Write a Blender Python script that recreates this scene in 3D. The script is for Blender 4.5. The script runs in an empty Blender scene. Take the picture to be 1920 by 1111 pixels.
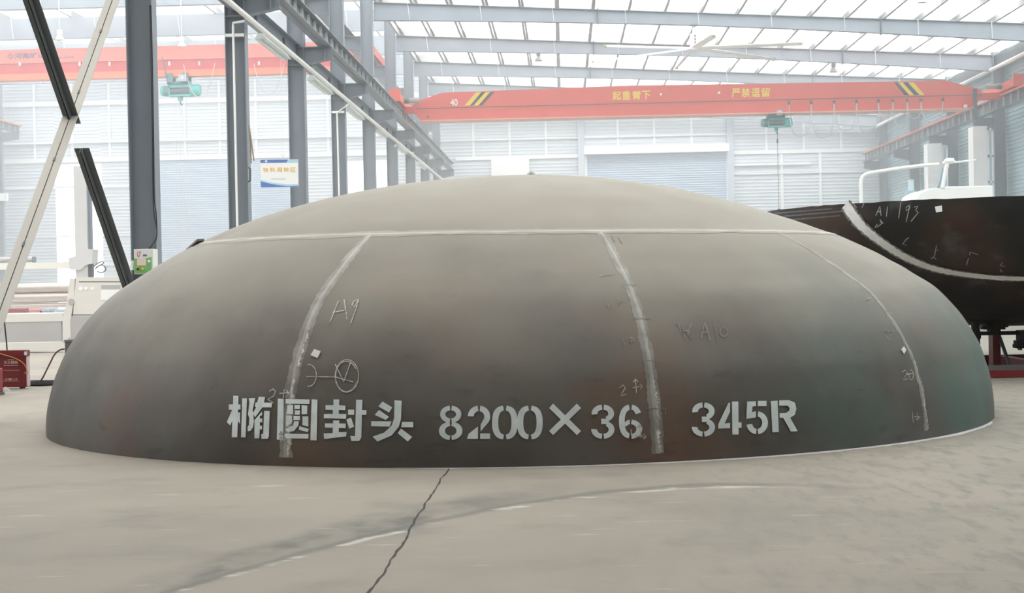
import bpy, bmesh, math, random
from mathutils import Vector, Matrix
random.seed(7)
S = bpy.context.scene
COL = S.collection
PI = math.pi

# ------------------------------------------------------------------ camera
H_EYE, FOC, PSI, TH, RHO = 1.2, 2973.6, 0.032685, -0.0095205, 0.0204893
_f = Vector((-math.sin(PI * 0 + PSI) * math.cos(TH), math.cos(PSI) * math.cos(TH), math.sin(TH)))
_r0 = Vector((math.cos(PSI), math.sin(PSI), 0))
_u0 = _r0.cross(_f)
_r = _r0 * math.cos(RHO) - _u0 * math.sin(RHO)
_u = _r0 * math.sin(RHO) + _u0 * math.cos(RHO)
EYE = Vector((0, 0, H_EYE))
cd = bpy.data.cameras.new('camera'); cam = bpy.data.objects.new('camera', cd); COL.objects.link(cam)
cd.sensor_fit = 'HORIZONTAL'; cd.sensor_width = 36; cd.lens = FOC / 1920 * 36
cd.clip_start = .1; cd.clip_end = 500
M = Matrix.Identity(4)
for i in range(3):
    M[i][0] = _r[i]; M[i][1] = _u[i]; M[i][2] = -_f[i]; M[i][3] = EYE[i]
cam.matrix_world = M
S.camera = cam

# ------------------------------------------------------------------ light
S.view_settings.view_transform = 'Standard'; S.view_settings.look = 'None'
S.view_settings.exposure = 0.42; S.view_settings.gamma = 1.0
S.view_settings.use_curve_mapping = False
W = bpy.data.worlds.new('sky'); S.world = W; W.use_nodes = True
W.node_tree.nodes['Background'].inputs[0].default_value = (.86, .94, 1, 1)
W.node_tree.nodes['Background'].inputs[1].default_value = 2.1

def sun(name, rot, e, col, ang=30):
    l = bpy.data.lights.new(name, 'SUN'); l.energy = e; l.color = col; l.angle = math.radians(ang)
    o = bpy.data.objects.new(name, l); COL.objects.link(o); o.rotation_euler = rot; return o
sun('sun', (math.radians(12), math.radians(-10), 0), 10.0, (1, .955, .90))

S.cycles.volume_bounces = 2; S.cycles.max_bounces = 10; S.cycles.diffuse_bounces = 5; S.cycles.transmission_bounces = 6
HAZE = .0115
def area(name, loc, rot, sx, sy, e, col=(1, 1, 1)):
    l = bpy.data.lights.new(name, 'AREA'); l.shape = 'RECTANGLE'; l.size = sx; l.size_y = sy; l.energy = e; l.color = col
    o = bpy.data.objects.new(name, l); COL.objects.link(o); o.location = loc; o.rotation_euler = rot; return o

# ------------------------------------------------------------------ helpers
def ray(px, py):
    return (_f + _r * ((px - 960) / FOC) - _u * ((py - 555.5) / FOC))
def at(px, py, X=None, Y=None, Z=None):
    d = ray(px, py)
    if Y is not None: t = (Y - EYE.y) / d.y
    elif X is not None: t = (X - EYE.x) / d.x
    else: t = (Z - EYE.z) / d.z
    return EYE + d * t

MATS = {}
def pm(name, col, rough=.6, metal=0., var=.12, scale=4., spec=.5, bump=0., trans=0.):
    """a procedural paint / metal: colour broken up by two noises"""
    if name in MATS: return MATS[name]
    m = bpy.data.materials.new(name); m.use_nodes = True; nt = m.node_tree; N = nt.nodes; L = nt.links
    b = N['Principled BSDF']
    tc = N.new('ShaderNodeTexCoord'); no = N.new('ShaderNodeTexNoise'); no.inputs['Scale'].default_value = scale; no.inputs['Detail'].default_value = 5
    L.new(tc.outputs['Object'], no.inputs['Vector'])
    mx = N.new('ShaderNodeMix'); mx.data_type = 'RGBA'
    mx.inputs[6].default_value = (*[c * (1 - var) for c in col], 1); mx.inputs[7].default_value = (*[min(1, c * (1 + var)) for c in col], 1)
    L.new(no.outputs['Fac'], mx.inputs[0]); L.new(mx.outputs[2], b.inputs['Base Color'])
    b.inputs['Roughness'].default_value = rough; b.inputs['Metallic'].default_value = metal
    b.inputs['Specular IOR Level'].default_value = spec
    if bump:
        bp = N.new('ShaderNodeBump'); bp.inputs['Strength'].default_value = bump; bp.inputs['Distance'].default_value = .01
        n2 = N.new('ShaderNodeTexNoise'); n2.inputs['Scale'].default_value = scale * 12; L.new(tc.outputs['Object'], n2.inputs['Vector'])
        L.new(n2.outputs['Fac'], bp.inputs['Height']); L.new(bp.outputs[0], b.inputs['Normal'])
    if trans:
        tr = N.new('ShaderNodeBsdfTranslucent'); L.new(mx.outputs[2], tr.inputs['Color'])
        ms = N.new('ShaderNodeMixShader'); ms.inputs[0].default_value = trans
        L.new(b.outputs[0], ms.inputs[1]); L.new(tr.outputs[0], ms.inputs[2]); L.new(ms.outputs[0], N['Material Output'].inputs['Surface'])
    MATS[name] = m; return m

class MB:
    def __init__(s): s.v = []; s.f = []
    def add(s, vs, fs):
        o = len(s.v); s.v += [Vector(v) for v in vs]; s.f += [tuple(i + o for i in f) for f in fs]; return s
    def box(s, x0, x1, y0, y1, z0, z1):
        return s.add([(x0, y0, z0), (x1, y0, z0), (x1, y1, z0), (x0, y1, z0), (x0, y0, z1), (x1, y0, z1), (x1, y1, z1), (x0, y1, z1)],
                     [(0, 3, 2, 1), (4, 5, 6, 7), (0, 1, 5, 4), (1, 2, 6, 5), (2, 3, 7, 6), (3, 0, 4, 7)])
    def bar(s, p0, p1, w, h, up=(0, 0, 1)):
        p0 = Vector(p0); p1 = Vector(p1); d = (p1 - p0).normalized(); sd = d.cross(Vector(up)).normalized(); u = sd.cross(d)
        vs = []
        for p in (p0, p1):
            for a, b in ((-1, -1), (1, -1), (1, 1), (-1, 1)): vs.append(p + sd * (a * w / 2) + u * (b * h / 2))
        return s.add(vs, [(0, 1, 2, 3), (7, 6, 5, 4), (0, 4, 5, 1), (1, 5, 6, 2), (2, 6, 7, 3), (3, 7, 4, 0)])
    def prism(s, poly, off):
        """poly: 3-D loop; extruded along off"""
        n = len(poly); off = Vector(off); vs = [Vector(p) for p in poly] + [Vector(p) + off for p in poly]
        return s.add(vs, [tuple(range(n - 1, -1, -1)), tuple(range(n, 2 * n))] + [(i, (i + 1) % n, n + (i + 1) % n, n + i) for i in range(n)])
    def xz(s, pts, y0, y1): return s.prism([(x, y0, z) for x, z in pts], (0, y1 - y0, 0))
    def yz(s, pts, x0, x1): return s.prism([(x0, y, z) for y, z in pts], (x1 - x0, 0, 0))
    def xy(s, pts, z0, z1): return s.prism([(x, y, z0) for x, y in pts], (0, 0, z1 - z0))
    def tube(s, pts, r, n=10, closed=False):
        pts = [Vector(p) for p in pts]; m = len(pts); rs = r if isinstance(r, (list, tuple)) else [r] * m
        vs = []; prev = None
        for i, p in enumerate(pts):
            a = pts[(i - 1) % m] if (closed or i > 0) else p
            b = pts[(i + 1) % m] if (closed or i < m - 1) else p
            d = (b - a).normalized()
            if prev is None: sd = d.cross(Vector((0, 0, 1))) if abs(d.z) < .9 else d.cross(Vector((1, 0, 0)))
            else: sd = prev - d * prev.dot(d)
            sd.normalize(); prev = sd; u = d.cross(sd)
            for k in range(n):
                t = 2 * PI * k / n; vs.append(p + sd * (math.cos(t) * rs[i]) + u * (math.sin(t) * rs[i]))
        fs = []
        for i in range(m if closed else m - 1):
            j = (i + 1) % m
            for k in range(n): fs.append((i * n + k, i * n + (k + 1) % n, j * n + (k + 1) % n, j * n + k))
        if not closed: fs += [tuple(range(n - 1, -1, -1)), tuple(range((m - 1) * n, m * n))]
        return s.add(vs, fs)
    def cyl(s, p0, p1, r, n=20): return s.tube([p0, p1], r, n)
    def lathe(s, prof, c=(0, 0, 0), n=24):
        c = Vector(c); vs = []; m = len(prof)
        for r, z in prof:
            for k in range(n):
                t = 2 * PI * k / n; vs.append(c + Vector((r * math.cos(t), r * math.sin(t), z)))
        fs = [(i * n + k, i * n + (k + 1) % n, (i + 1) * n + (k + 1) % n, (i + 1) * n + k) for i in range(m - 1) for k in range(n)]
        return s.add(vs, fs)
    def build(s, name, mat, parent=None, smooth=False, bevel=0.):
        me = bpy.data.meshes.new(name)
        off = parent_origin(parent)
        me.from_pydata([tuple(v - off) for v in s.v], [], s.f); me.validate()
        bm = bmesh.new(); bm.from_mesh(me); bmesh.ops.recalc_face_normals(bm, faces=bm.faces); bm.to_mesh(me); bm.free()
        me.materials.append(mat)
        if smooth:
            me.polygons.foreach_set('use_smooth', [True] * len(me.polygons)); me.set_sharp_from_angle(angle=math.radians(38))
        o = bpy.data.objects.new(name, me); COL.objects.link(o)
        if parent is not None: o.parent = parent
        if bevel:
            b = o.modifiers.new('edge', 'BEVEL'); b.width = bevel; b.segments = 2; b.limit_method = 'ANGLE'
        return o
def parent_origin(p):
    v = Vector((0, 0, 0))
    while p is not None:
        v += Vector(p.location); p = p.parent
    return v
def tag(o, label, cat, group=None, kind=None):
    if label: o['label'] = label
    if cat: o['category'] = cat
    if group: o['group'] = group
    if kind: o['kind'] = kind
    return o
def thing(name, loc, label, cat, group=None, kind=None):
    o = bpy.data.objects.new(name, None); COL.objects.link(o); o.location = loc; o.empty_display_size = .1
    return tag(o, label, cat, group, kind)
def struct(name, mb, mat, parent=None, smooth=False):
    o = mb.build(name, mat, parent, smooth)
    if parent is None: o['kind'] = 'structure'
    return o
def dup_child(src, parent, dloc):
    c = src.copy(); COL.objects.link(c); c.parent = parent; c.location = Vector(src.location) + Vector(dloc); return c
def copy_tree(o, parent=None):
    c = o.copy(); COL.objects.link(c)
    if parent is not None: c.parent = parent
    for ch in list(o.children): copy_tree(ch, c)
    return c
ORD = 'first second third fourth fifth sixth seventh eighth ninth tenth eleventh twelfth thirteenth fourteenth fifteenth sixteenth seventeenth eighteenth nineteenth twentieth'.split()

def text(s, size, loc, name, mat, parent, xdir=(1, 0, 0), ydir=(0, 0, 1), thick=0., width=None, depth=.002, spacing=1.):
    """lettering as a thin mesh; loc = lower left corner, fitted to width"""
    c = bpy.data.curves.new(name, 'FONT'); c.body = s; c.size = 1; c.extrude = depth; c.space_character = spacing
    o = bpy.data.objects.new(name, c); COL.objects.link(o)
    dg = bpy.context.evaluated_depsgraph_get(); dg.update()
    me = bpy.data.meshes.new_from_object(o.evaluated_get(dg)); bpy.data.objects.remove(o); bpy.data.curves.remove(c)
    if not len(me.vertices): return None
    xs = [v.co.x for v in me.vertices]; ys = [v.co.y for v in me.vertices]
    x0, x1, y0, y1 = min(xs), max(xs), min(ys), max(ys)
    k = (width / (x1 - x0)) if width else 1; ky = size / (y1 - y0)
    if thick:
        vv = [v.co.copy() for v in me.vertices]; ff = [tuple(p.vertices) for p in me.polygons]; n = len(vv); V = []; F = []
        for i, (ax, ay) in enumerate(((0, 0), (thick, 0), (-thick, 0), (0, thick), (0, -thick))):
            V += [(v.x + ax, v.y + ay, v.z + i * .0001) for v in vv]; F += [tuple(q + i * n for q in f) for f in ff]
        me = bpy.data.meshes.new(name); me.from_pydata(V, [], F)
    X = Vector(xdir).normalized(); Yd = Vector(ydir).normalized(); Z = X.cross(Yd); off = parent_origin(parent)
    for v in me.vertices:
        a, b, d = v.co; v.co = Vector(loc) - off + X * ((a - x0) * k) + Yd * ((b - y0) * ky) + Z * (d + .001)
    me.materials.clear(); me.materials.append(mat)
    r = bpy.data.objects.new(name, me); COL.objects.link(r); r.parent = parent
    return r

# ------------------------------------------------------------------ materials
steel = pm('steel_paint', (.225, .255, .295), .5, 0, .10, 1.5)
steel_dark = pm('steel_dark_and_shade', (.10, .115, .125), .45, 0, .15, 2)  # own dark of small parts; also shade painted on runway webs and struts
brace_lit = pm('brace_lit_paint', (.47, .44, .40), .6, 0, .08, 2)  # upward-facing brace strut: the light on it is put into the colour
galv = pm('galvanised', (.72, .73, .73), .5, .1, .1, 3)
white = pm('white_paint', (.92, .93, .93), .5, 0, .05, 2)
cream = pm('cream_paint', (.78, .74, .69), .5, 0, .05, 1.5)
greyp = pm('machine_grey', (.48, .46, .46), .5, 0, .05, 1.5)
black = pm('black_rubber', (.02, .021, .022), .6, 0, .2, 8)
red = pm('crane_red', (.80, .13, .10), .5, 0, .06, 1.2)
red_dk = pm('crane_red_web', (.70, .09, .09), .5, 0, .06, 1.2)
orange = pm('crane_orange', (.85, .24, .13), .5, 0, .06, 1.2)
boxred = pm('fire_box_red', (.155, .011, .014), .4, 0, .25, 6)
standred = pm('stand_red', (.21, .018, .022), .5, 0, .3, 6)
teal = pm('hoist_teal', (.10, .50, .46), .45, 0, .1, 4)
teal_dk = pm('hoist_grey_teal', (.10, .22, .24), .5, 0, .1, 6)
drum = pm('drum_grey', (.16, .15, .18), .6, .2, .3, 30)
yellow = pm('stripe_yellow', (.90, .62, .05), .5, 0, .06, 5)
navy = pm('stripe_dark', (.045, .06, .085), .5, 0, .1, 5)
letter_y = pm('letter_yellow', (.92, .66, .08), .5, 0, .05, 5)
letter_w = pm('letter_white', (.9, .9, .88), .5, 0, .05, 5)
letter_b = pm('letter_blue', (.10, .16, .28), .5, 0, .1, 5)
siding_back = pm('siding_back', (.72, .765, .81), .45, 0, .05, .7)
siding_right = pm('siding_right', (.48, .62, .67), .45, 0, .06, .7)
shutter = pm('shutter', (.55, .65, .77), .45, 0, .04, .7)

# ------------------------------------------------------------------ floor
fm = bpy.data.materials.new('concrete'); fm.use_nodes = True
def build_floor_mat():
    nt = fm.node_tree; N = nt.nodes; L = nt.links; b = N['Principled BSDF']; b.inputs['Roughness'].default_value = .75; b.inputs['Specular IOR Level'].default_value = .3
    tc = N.new('ShaderNodeTexCoord'); P = tc.outputs['Object']
    sep = N.new('ShaderNodeSeparateXYZ'); L.new(P, sep.inputs[0])
    def math_(op, a, b_=None, c=None, clamp=False):
        n = N.new('ShaderNodeMath'); n.operation = op; n.use_clamp = clamp
        for i, q in enumerate((a, b_, c)):
            if q is None: continue
            if isinstance(q, (int, float)): n.inputs[i].default_value = q
            else: L.new(q, n.inputs[i])
        return n.outputs[0]
    def noise(scale, detail=4, stretch=None, rough=.55, off=(0, 0, 0), rot=0):
        n = N.new('ShaderNodeTexNoise'); n.inputs['Scale'].default_value = scale; n.inputs['Detail'].default_value = detail; n.inputs['Roughness'].default_value = rough
        mp = N.new('ShaderNodeMapping'); mp.inputs['Location'].default_value = off; mp.inputs['Rotation'].default_value = (0, 0, rot)
        if stretch: mp.inputs['Scale'].default_value = stretch
        L.new(P, mp.inputs[0]); L.new(mp.outputs[0], n.inputs['Vector']); return n.outputs['Fac']
    def step(v, lo, hi):
        n = N.new('ShaderNodeMapRange'); n.interpolation_type = 'SMOOTHSTEP'; n.inputs[1].default_value = lo; n.inputs[2].default_value = hi; L.new(v, n.inputs[0]); return n.outputs[0]
    def mix(f, c1, c2):
        n = N.new('ShaderNodeMix'); n.data_type = 'RGBA'
        for i, q in ((0, f), (6, c1), (7, c2)):
            if isinstance(q, (int, float)): n.inputs[i].default_value = q
            elif isinstance(q, tuple): n.inputs[i].default_value = (*q, 1)
            else: L.new(q, n.inputs[i])
        return n.outputs[2]
    c = mix(step(noise(.35, 5), .35, .7), FLOOR_A, FLOOR_B)
    c = mix(math_('MULTIPLY', step(noise(1.6, 6), .5, .75), .5), c, FLOOR_C)
    # scuffs drawn out along X: pale scratches and rusty flecks
    c = mix(math_('MULTIPLY', step(noise(7, 4, (.3, 1.3, 1), off=(3, 0, 0), rot=.10), .62, .76), .35), c, (.62, .60, .56))
    c = mix(math_('MULTIPLY', step(noise(6, 4, (.22, 2.2, 1), off=(9, 4, 0), rot=.04), .66, .76), .5), c, (.50, .36, .24))
    c = mix(math_('MULTIPLY', step(noise(4, 6, (.7, .9, 1), off=(1, 7, 0), rot=-.2, rough=.65), .60, .74), .45), c, (.22, .215, .20))
    # scuffed, dirtier ground to the right
    rt = math_('MULTIPLY', step(sep.outputs[0], -.4, 2.4), step(noise(3.2, 7, (2.6, .8, 1), off=(5, 5, 0), rot=.55, rough=.65), .46, .66))
    c = mix(math_('MULTIPLY', step(math_('ADD', sep.outputs[0], math_('MULTIPLY', noise(.7, 4, off=(4, 1, 0)), 2)), 2.2, 4.6), .45), c, (.27, .265, .225))
    c = mix(math_('MULTIPLY', rt, .75), c, (.21, .205, .18))
    # curved soot smear across the foreground with a chalky streak beside it
    x = sep.outputs[0]; y = sep.outputs[1]
    q = math_('ADD', math_('ADD', math_('MULTIPLY', math_('MULTIPLY', x, x), SM[0]), math_('MULTIPLY', x, SM[1])), SM[2])
    d = math_('SUBTRACT', y, q)
    wob = math_('MULTIPLY', math_('SUBTRACT', noise(3, 5), .5), .5)
    d2 = math_('ADD', d, wob)
    lim = math_('MULTIPLY', step(x, -2.3, -1.5), math_('SUBTRACT', 1, step(x, .9, 1.9)))
    broad = math_('SUBTRACT', 1, step(math_('ABSOLUTE', math_('SUBTRACT', d2, .34)), .1, .62))
    bl = math_('MULTIPLY', math_('MULTIPLY', broad, math_('SUBTRACT', 1, step(x, -.9, .4))), math_('ADD', .25, math_('MULTIPLY', step(noise(2.6, 7, (1.1, .7, 1), off=(8, 3, 0), rot=.3), .38, .62), .75)))
    c = mix(math_('MULTIPLY', math_('MULTIPLY', bl, lim), .85), c, (.135, .135, .125))
    core = math_('SUBTRACT', 1, step(math_('ABSOLUTE', math_('ADD', d, math_('MULTIPLY', wob, .35))), .02, .13))
    c = mix(math_('MULTIPLY', math_('MULTIPLY', core, lim), .6), c, (.14, .14, .13))
    ch = math_('SUBTRACT', 1, step(math_('ABSOLUTE', math_('ADD', math_('ADD', d, .10), math_('MULTIPLY', wob, .5))), .01, .10))
    ch = math_('MULTIPLY', math_('MULTIPLY', ch, lim), step(noise(4, 4, (.6, 1.5, 1), off=(2, 2, 0)), .48, .6))
    c = mix(math_('MULTIPLY', ch, .75), c, (.60, .58, .53))
    sp = step(noise(90, 2), .68, .78); c = mix(math_('MULTIPLY', sp, .35), c, (.12, .11, .10))
    L.new(c, b.inputs['Base Color'])
    bp = N.new('ShaderNodeBump'); bp.inputs['Strength'].default_value = .25; bp.inputs['Distance'].default_value = .01
    L.new(noise(25, 6), bp.inputs['Height']); L.new(bp.outputs[0], b.inputs['Normal'])
FLOOR_A, FLOOR_B, FLOOR_C = (.355, .315, .268), (.27, .245, .21), (.205, .19, .165)
# smear: quadratic through three floor points of the photographed streak
def _smear():
    p = [at(430, 1075, Z=0), at(900, 958, Z=0), at(1350, 908, Z=0)]
    (x1, y1), (x2, y2), (x3, y3) = [(q.x, q.y) for q in p]
    a = ((y3 - y1) / (x3 - x1) - (y2 - y1) / (x2 - x1)) / (x3 - x2)
    b = (y2 - y1) / (x2 - x1) - a * (x1 + x2)
    return a, b, y1 - a * x1 * x1 - b * x1
SM = _smear()
build_floor_mat()
struct('floor', MB().box(-27, 15, -8, 72, -.2, 0), fm)
# the crack / joint in the slab
def crack():
    a = at(845, 869, Z=0); b = at(690, 1118, Z=0); vs = []; n = 60; d = (b - a).normalized(); sd = Vector((d.y, -d.x, 0)); w0 = 0
    for i in range(n + 1):
        p = a.lerp(b, i / n); w0 = w0 * .7 + random.uniform(-.006, .006); h = random.uniform(.003, .008)
        vs += [p + sd * (w0 - h) + Vector((0, 0, .001)), p + sd * (w0 + h) + Vector((0, 0, .001))]
    o = MB().add(vs, [(2 * i, 2 * i + 1, 2 * i + 3, 2 * i + 2) for i in range(n)]).build('trim_1', pm('crack_dirt', (.05, .045, .04), .9))
    tag(o, None, None, kind='structure')
crack()

# ------------------------------------------------------------------ building shell
YW = 69.3
FR = [14.1 + 6 * k for k in range(10)]           # frame lines along the hall (near faces)
def zr(x): return 9.05 - .0584 * (x + 5.13)      # top of the sloping roof beams
XR = 13.55                                        # inner face of the far column row
def corrugated(p0, p1, z0, z1, pitch, depth, nrm):
    """horizontally ribbed sheet between two ground points"""
    p0 = Vector(p0); p1 = Vector(p1); nrm = Vector(nrm); n = max(2, int((z1 - z0) / pitch)); vs = []; fs = []
    prof = []
    for i in range(n):
        z = z0 + (z1 - z0) * i / n; h = (z1 - z0) / n
        prof += [(z, 0), (z + h * .55, 0), (z + h * .7, depth), (z + h * .88, depth)]
    prof.append((z1, 0))
    for z, d in prof:
        vs += [p0 + nrm * d + Vector((0, 0, z)), p1 + nrm * d + Vector((0, 0, z))]
    fs = [(2 * i, 2 * i + 1, 2 * i + 3, 2 * i + 2) for i in range(len(prof) - 1)]
    return vs, fs
def siding(mb, p0, p1, z0, z1, pitch=.147, depth=.028, nrm=(0, -1, 0)):
    v, f = corrugated(p0, p1, z0, z1, pitch, depth, nrm); mb.add(v, f)
# end wall: panels around the openings (roller doors, daylight openings)
bw = MB()
OPEN = [(-22.3, -20.25, 0, 6.75), (-9.55, -7.35, 0, 6.6)]     # daylight openings
DOORS = [(1.05, 7.22, 0, 6.7), (-17.65, -11.45, 0, 6.85)]
ZTOP = lambda x: 11.3 if x < -5.3 else zr(x) + .2
edges = sorted([(a, b, c, d) for a, b, c, d in OPEN + DOORS])
xc = -25.0
for a, b, z0, z1 in edges + [(14.1, 14.1, 0, 0)]:
    segs = [(xc, a)] if not (xc < -5.3 < a) else [(xc, -5.3), (-5.3, a)]
    for s0, s1 in segs:
        if s1 - s0 > .01: siding(bw, (s0, YW, 0), (s1, YW, 0), 0, ZTOP((s0 + s1) / 2) if s0 < -5.3 else 9.15)
    if b > a: siding(bw, (a, YW, 0), (b, YW, 0), z1, ZTOP(a) if a < -5.3 else 9.15)
    xc = b
bw.box(-25, 14.1, YW + .12, YW + .2, 7.5, 11.2)
struct('wall_back', bw, siding_back)
# girts on the end wall
def girts():
    k = 2
    mb = MB()
    for x in [at(px, 230, Y=YW).x for px in (887, 955, 1023, 1158, 1226, 1296, 1436, 1506, 1576)]:
        mb.box(x - .05, x + .05, YW - .06, YW - .035, 6.6 if not 1 < x < 7.3 else 7.0, 8.9)
    for px in (65, 135, 205, 275, 346, 412, 480, 547, 615): 
        x = at(px, 230, Y=YW).x; mb.box(x - .05, x + .05, YW - .06, YW - .035, 6.85, 10.9)
    for px in (1465, 1537): 
        x = at(px, 290, Y=YW).x; mb.box(x - .06, x + .06, YW - .06, YW - .035, 0, 6.5)
    o = mb.build('trim_2', white); o['kind'] = 'structure'
    for (x0, x1, z, h, d) in [(-5.3, 13.4, 7.40, .07, .11), (-4.6, 1.0, 6.60, .16, .05), (7.4, 13.4, 6.58, .16, .05), (7.4, 13.4, 5.66, .07, .05),
                              (-25, -5.5, 9.42, .20, .1), (-25, -5.5, 7.70, .07, .11), (-25, -5.5, 6.94, .22, .05), (-25, -17.7, 5.75, .12, .05), (-25, -17.7, 3.6, .06, .05), (-25, -17.7, 2.3, .06, .05), (7.4, 10.8, 6.05, .09, .11)]:
        k += 1
        o = MB().box(x0, x1, YW - .04 - d, YW - .032, z - h / 2, z + h / 2).build('trim_%d' % k, white); o['kind'] = 'structure'
girts()
# roller doors
for i, (a, b, z0, z1) in enumerate(DOORS):
    d = MB(); siding(d, (a, YW + .02, 0), (b, YW + .02, 0), 0, z1 + .1, .10, .03)
    o = struct('door_%d' % (i + 1), d, shutter)
    if i == 0:
        MB().box(a - .05, b + .05, YW - .4, YW - .04, 6.64, 6.98).build('shutter_housing', white, o)
        for x in (a - .04, b - .06): MB().box(x, x + .12, YW - .14, YW - .035, 0, 6.6).build('guide_rail', white, o)
    else:
        for x in (a - .1, b): MB().box(x, x + .1, YW - .12, YW - .035, 0, 6.85).build('guide_rail', white, o)
# white board high on the end wall
tag(MB().box(at(921, 300, Y=YW).x, at(992, 300, Y=YW).x, YW - .16, YW - .08, 4.6, 6.56).build('wall_board', white), 'plain white rectangular board on the end wall beside the roller shutter', 'board', kind='thing')
# wall posts of the end wall
for i, px in enumerate((1089, 1368)):
    x = at(px, 250, Y=YW).x; k = MB().box(x - .14, x + .14, YW - .3, YW - .06, 0, 8.4).build('wall_post', pm('wall_post_paint', (.55, .60, .68), .5, 0, .06, 1.5))
    tag(k, ('pale grey wall post left of the wide roller shutter', 'pale grey wall post right of the wide roller shutter')[i], 'post', kind='thing')
# right side wall and far left wall
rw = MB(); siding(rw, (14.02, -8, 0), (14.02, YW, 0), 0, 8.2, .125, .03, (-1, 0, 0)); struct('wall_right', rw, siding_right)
lw = MB(); siding(lw, (-25, -8, 0), (-25, YW, 0), 0, 11.3, .147, .028, (1, 0, 0)); struct('wall_left', lw, siding_back)
fw = MB().box(-25, 14.1, -8, -7.9, 0, 11.3); struct('wall_front_block', fw, pm('front_block', (.22, .22, .22), .8))  # unseen wall behind the camera, added to keep light off the dome front
# roofs: light sheets with translucent bands before every frame
sheet = pm('roof_sheet', (.74, .76, .76), .6, 0, .04, .5, trans=.22)
sky_sheet = pm('roof_daylight_sheet', (.95, .97, .97), .5, 0, .02, .5, trans=.85)
blocking_sheet = pm('roof_blocking_sheet', (.5, .51, .52), .6, 0, .06, .5)
def roofquad(x0, x1, y0, y1, f):
    return MB().add([(x0, y0, f(x0)), (x1, y0, f(x1)), (x1, y1, f(x1)), (x0, y1, f(x0))], [(0, 1, 2, 3)])
zrs = lambda x: zr(x) + .24
zls = lambda x: 11.35
ce = MB(); sk = MB(); so = MB(); cf = MB(); sf_ = MB()
for k in range(10):
    y1 = FR[k]; y0 = FR[k] - 6 if k else 5.0
    ym = y1 - 2.1
    for (x0, x1, f) in ((-5.12, 14.1, zrs), (-25, -5.12, zls)):
        q = roofquad(x0, x1, y0, ym, f); (ce if k > 3 or (x0 < -6 and k > 1) else cf).add(q.v, q.f)
        q = roofquad(x0, x1, ym, y1, f); (sk if k > 3 or (x0 < -6 and k > 1) else sf_).add(q.v, q.f)
for (x0, x1, f) in ((-5.12, 14.1, zrs), (-25, -5.12, zls)):
    q = roofquad(x0, x1, FR[9], YW + .2, f); ce.add(q.v, q.f)
    q = roofquad(x0, x1, -8, 5.0, f); so.add(q.v, q.f)
struct('ceiling', ce, sheet)
struct('window_1', sk, sky_sheet)
struct('ceiling_front_block', so, blocking_sheet)  # unseen roof near the camera, made opaque to darken the dome front
struct('ceiling_middle_dim', cf, pm('roof_dimming_sheet', (.80, .80, .78), .6, 0, .05, .5, trans=.26))  # unseen stretch of roof, passes less light to dim the foreground
struct('window_2', sf_, pm('roof_dimming_daylight_sheet', (.85, .86, .85), .5, 0, .05, .5, trans=.6))  # its daylight bands, dimmed likewise and out of view

# ------------------------------------------------------------------ roof beams (one per frame)
def fly_brace(mb, x, y, zt, zb):
    mb.bar((x - .02, y - .16, zt), (x + .02, y - .03, zb), .05, .012, (1, 0, 0))
names_l = ['above the camera side', 'topmost in view', 'second', 'third', 'fourth', 'fifth']
for k in range(3, 10):
    y = FR[k]
    r = thing('roof_beam', (4.2, y, zr(4.2)), 'grey sloping roof beam across the hall, ' + {3: 'the one nearest the camera', 4: 'just above the picture top', 5: 'topmost, in front of the ceiling fan blades', 6: 'next behind the ceiling fan', 7: 'third of those above the red crane', 8: 'just above the red crane', 9: 'the last, against the end wall'}[k], 'beam', 'sloping roof beams', 'thing')
    xs = [-5.15 + (XR + 5.15) * i / 12 for i in range(13)]
    def dep(x): return .33 + .16 * abs((x - 4.2) / 9.35) ** 1.5
    top = [(x, zr(x)) for x in xs]; bot = [(x, zr(x) - dep(x)) for x in reversed(xs)]
    MB().xz(top + bot, y + .12, y + .135).build('web', steel, r)
    b = MB()
    for (x0, x1) in zip(xs[:-1], xs[1:]):
        b.bar((x0, y + .125, zr(x0) - dep(x0)), (x1, y + .125, zr(x1) - dep(x1)), .2, .014)
    b.build('bottom_flange', steel, r)
    b = MB().bar((xs[0], y + .125, zr(xs[0])), (xs[-1], y + .125, zr(xs[-1])), .2, .014); b.build('top_flange', steel, r)
    for j in range(9):
        x = -4.16 + 2.01 * j
        mb = MB(); fly_brace(mb, x, y + .12, zr(x), zr(x) - dep(x)); mb.build('fly_brace', galv, r)
    for x in (1.1, 8.9):
        MB().box(x - .012, x + .012, y + .02, y + .23, zr(x) - dep(x) - .05, zr(x) + .05).build('splice_plate', steel_dark, r)
# left-bay roof beams
for k in range(5, 10):
    y = FR[k]
    r = thing('roof_beam', (-15, y, 10.9), 'grey level roof beam of the left bay, ' + ['above the red crane', 'second above the red crane', 'third behind the red crane', 'fourth behind the red crane', 'against the end wall'][k - 5], 'beam', 'roof beams of the left bay', 'thing')
    MB().box(-24.5, -5.5, y + .12, y + .135, 10.2, 10.95).build('web', steel, r)
    MB().box(-24.5, -5.5, y + .02, y + .23, 10.19, 10.205).build('bottom_flange', steel, r)
    for j in range(6):
        x = -7.5 - 3.0 * j
        mb = MB(); fly_brace(mb, x, y + .12, 10.95, 10.2); mb.build('fly_brace', galv, r)
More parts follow.
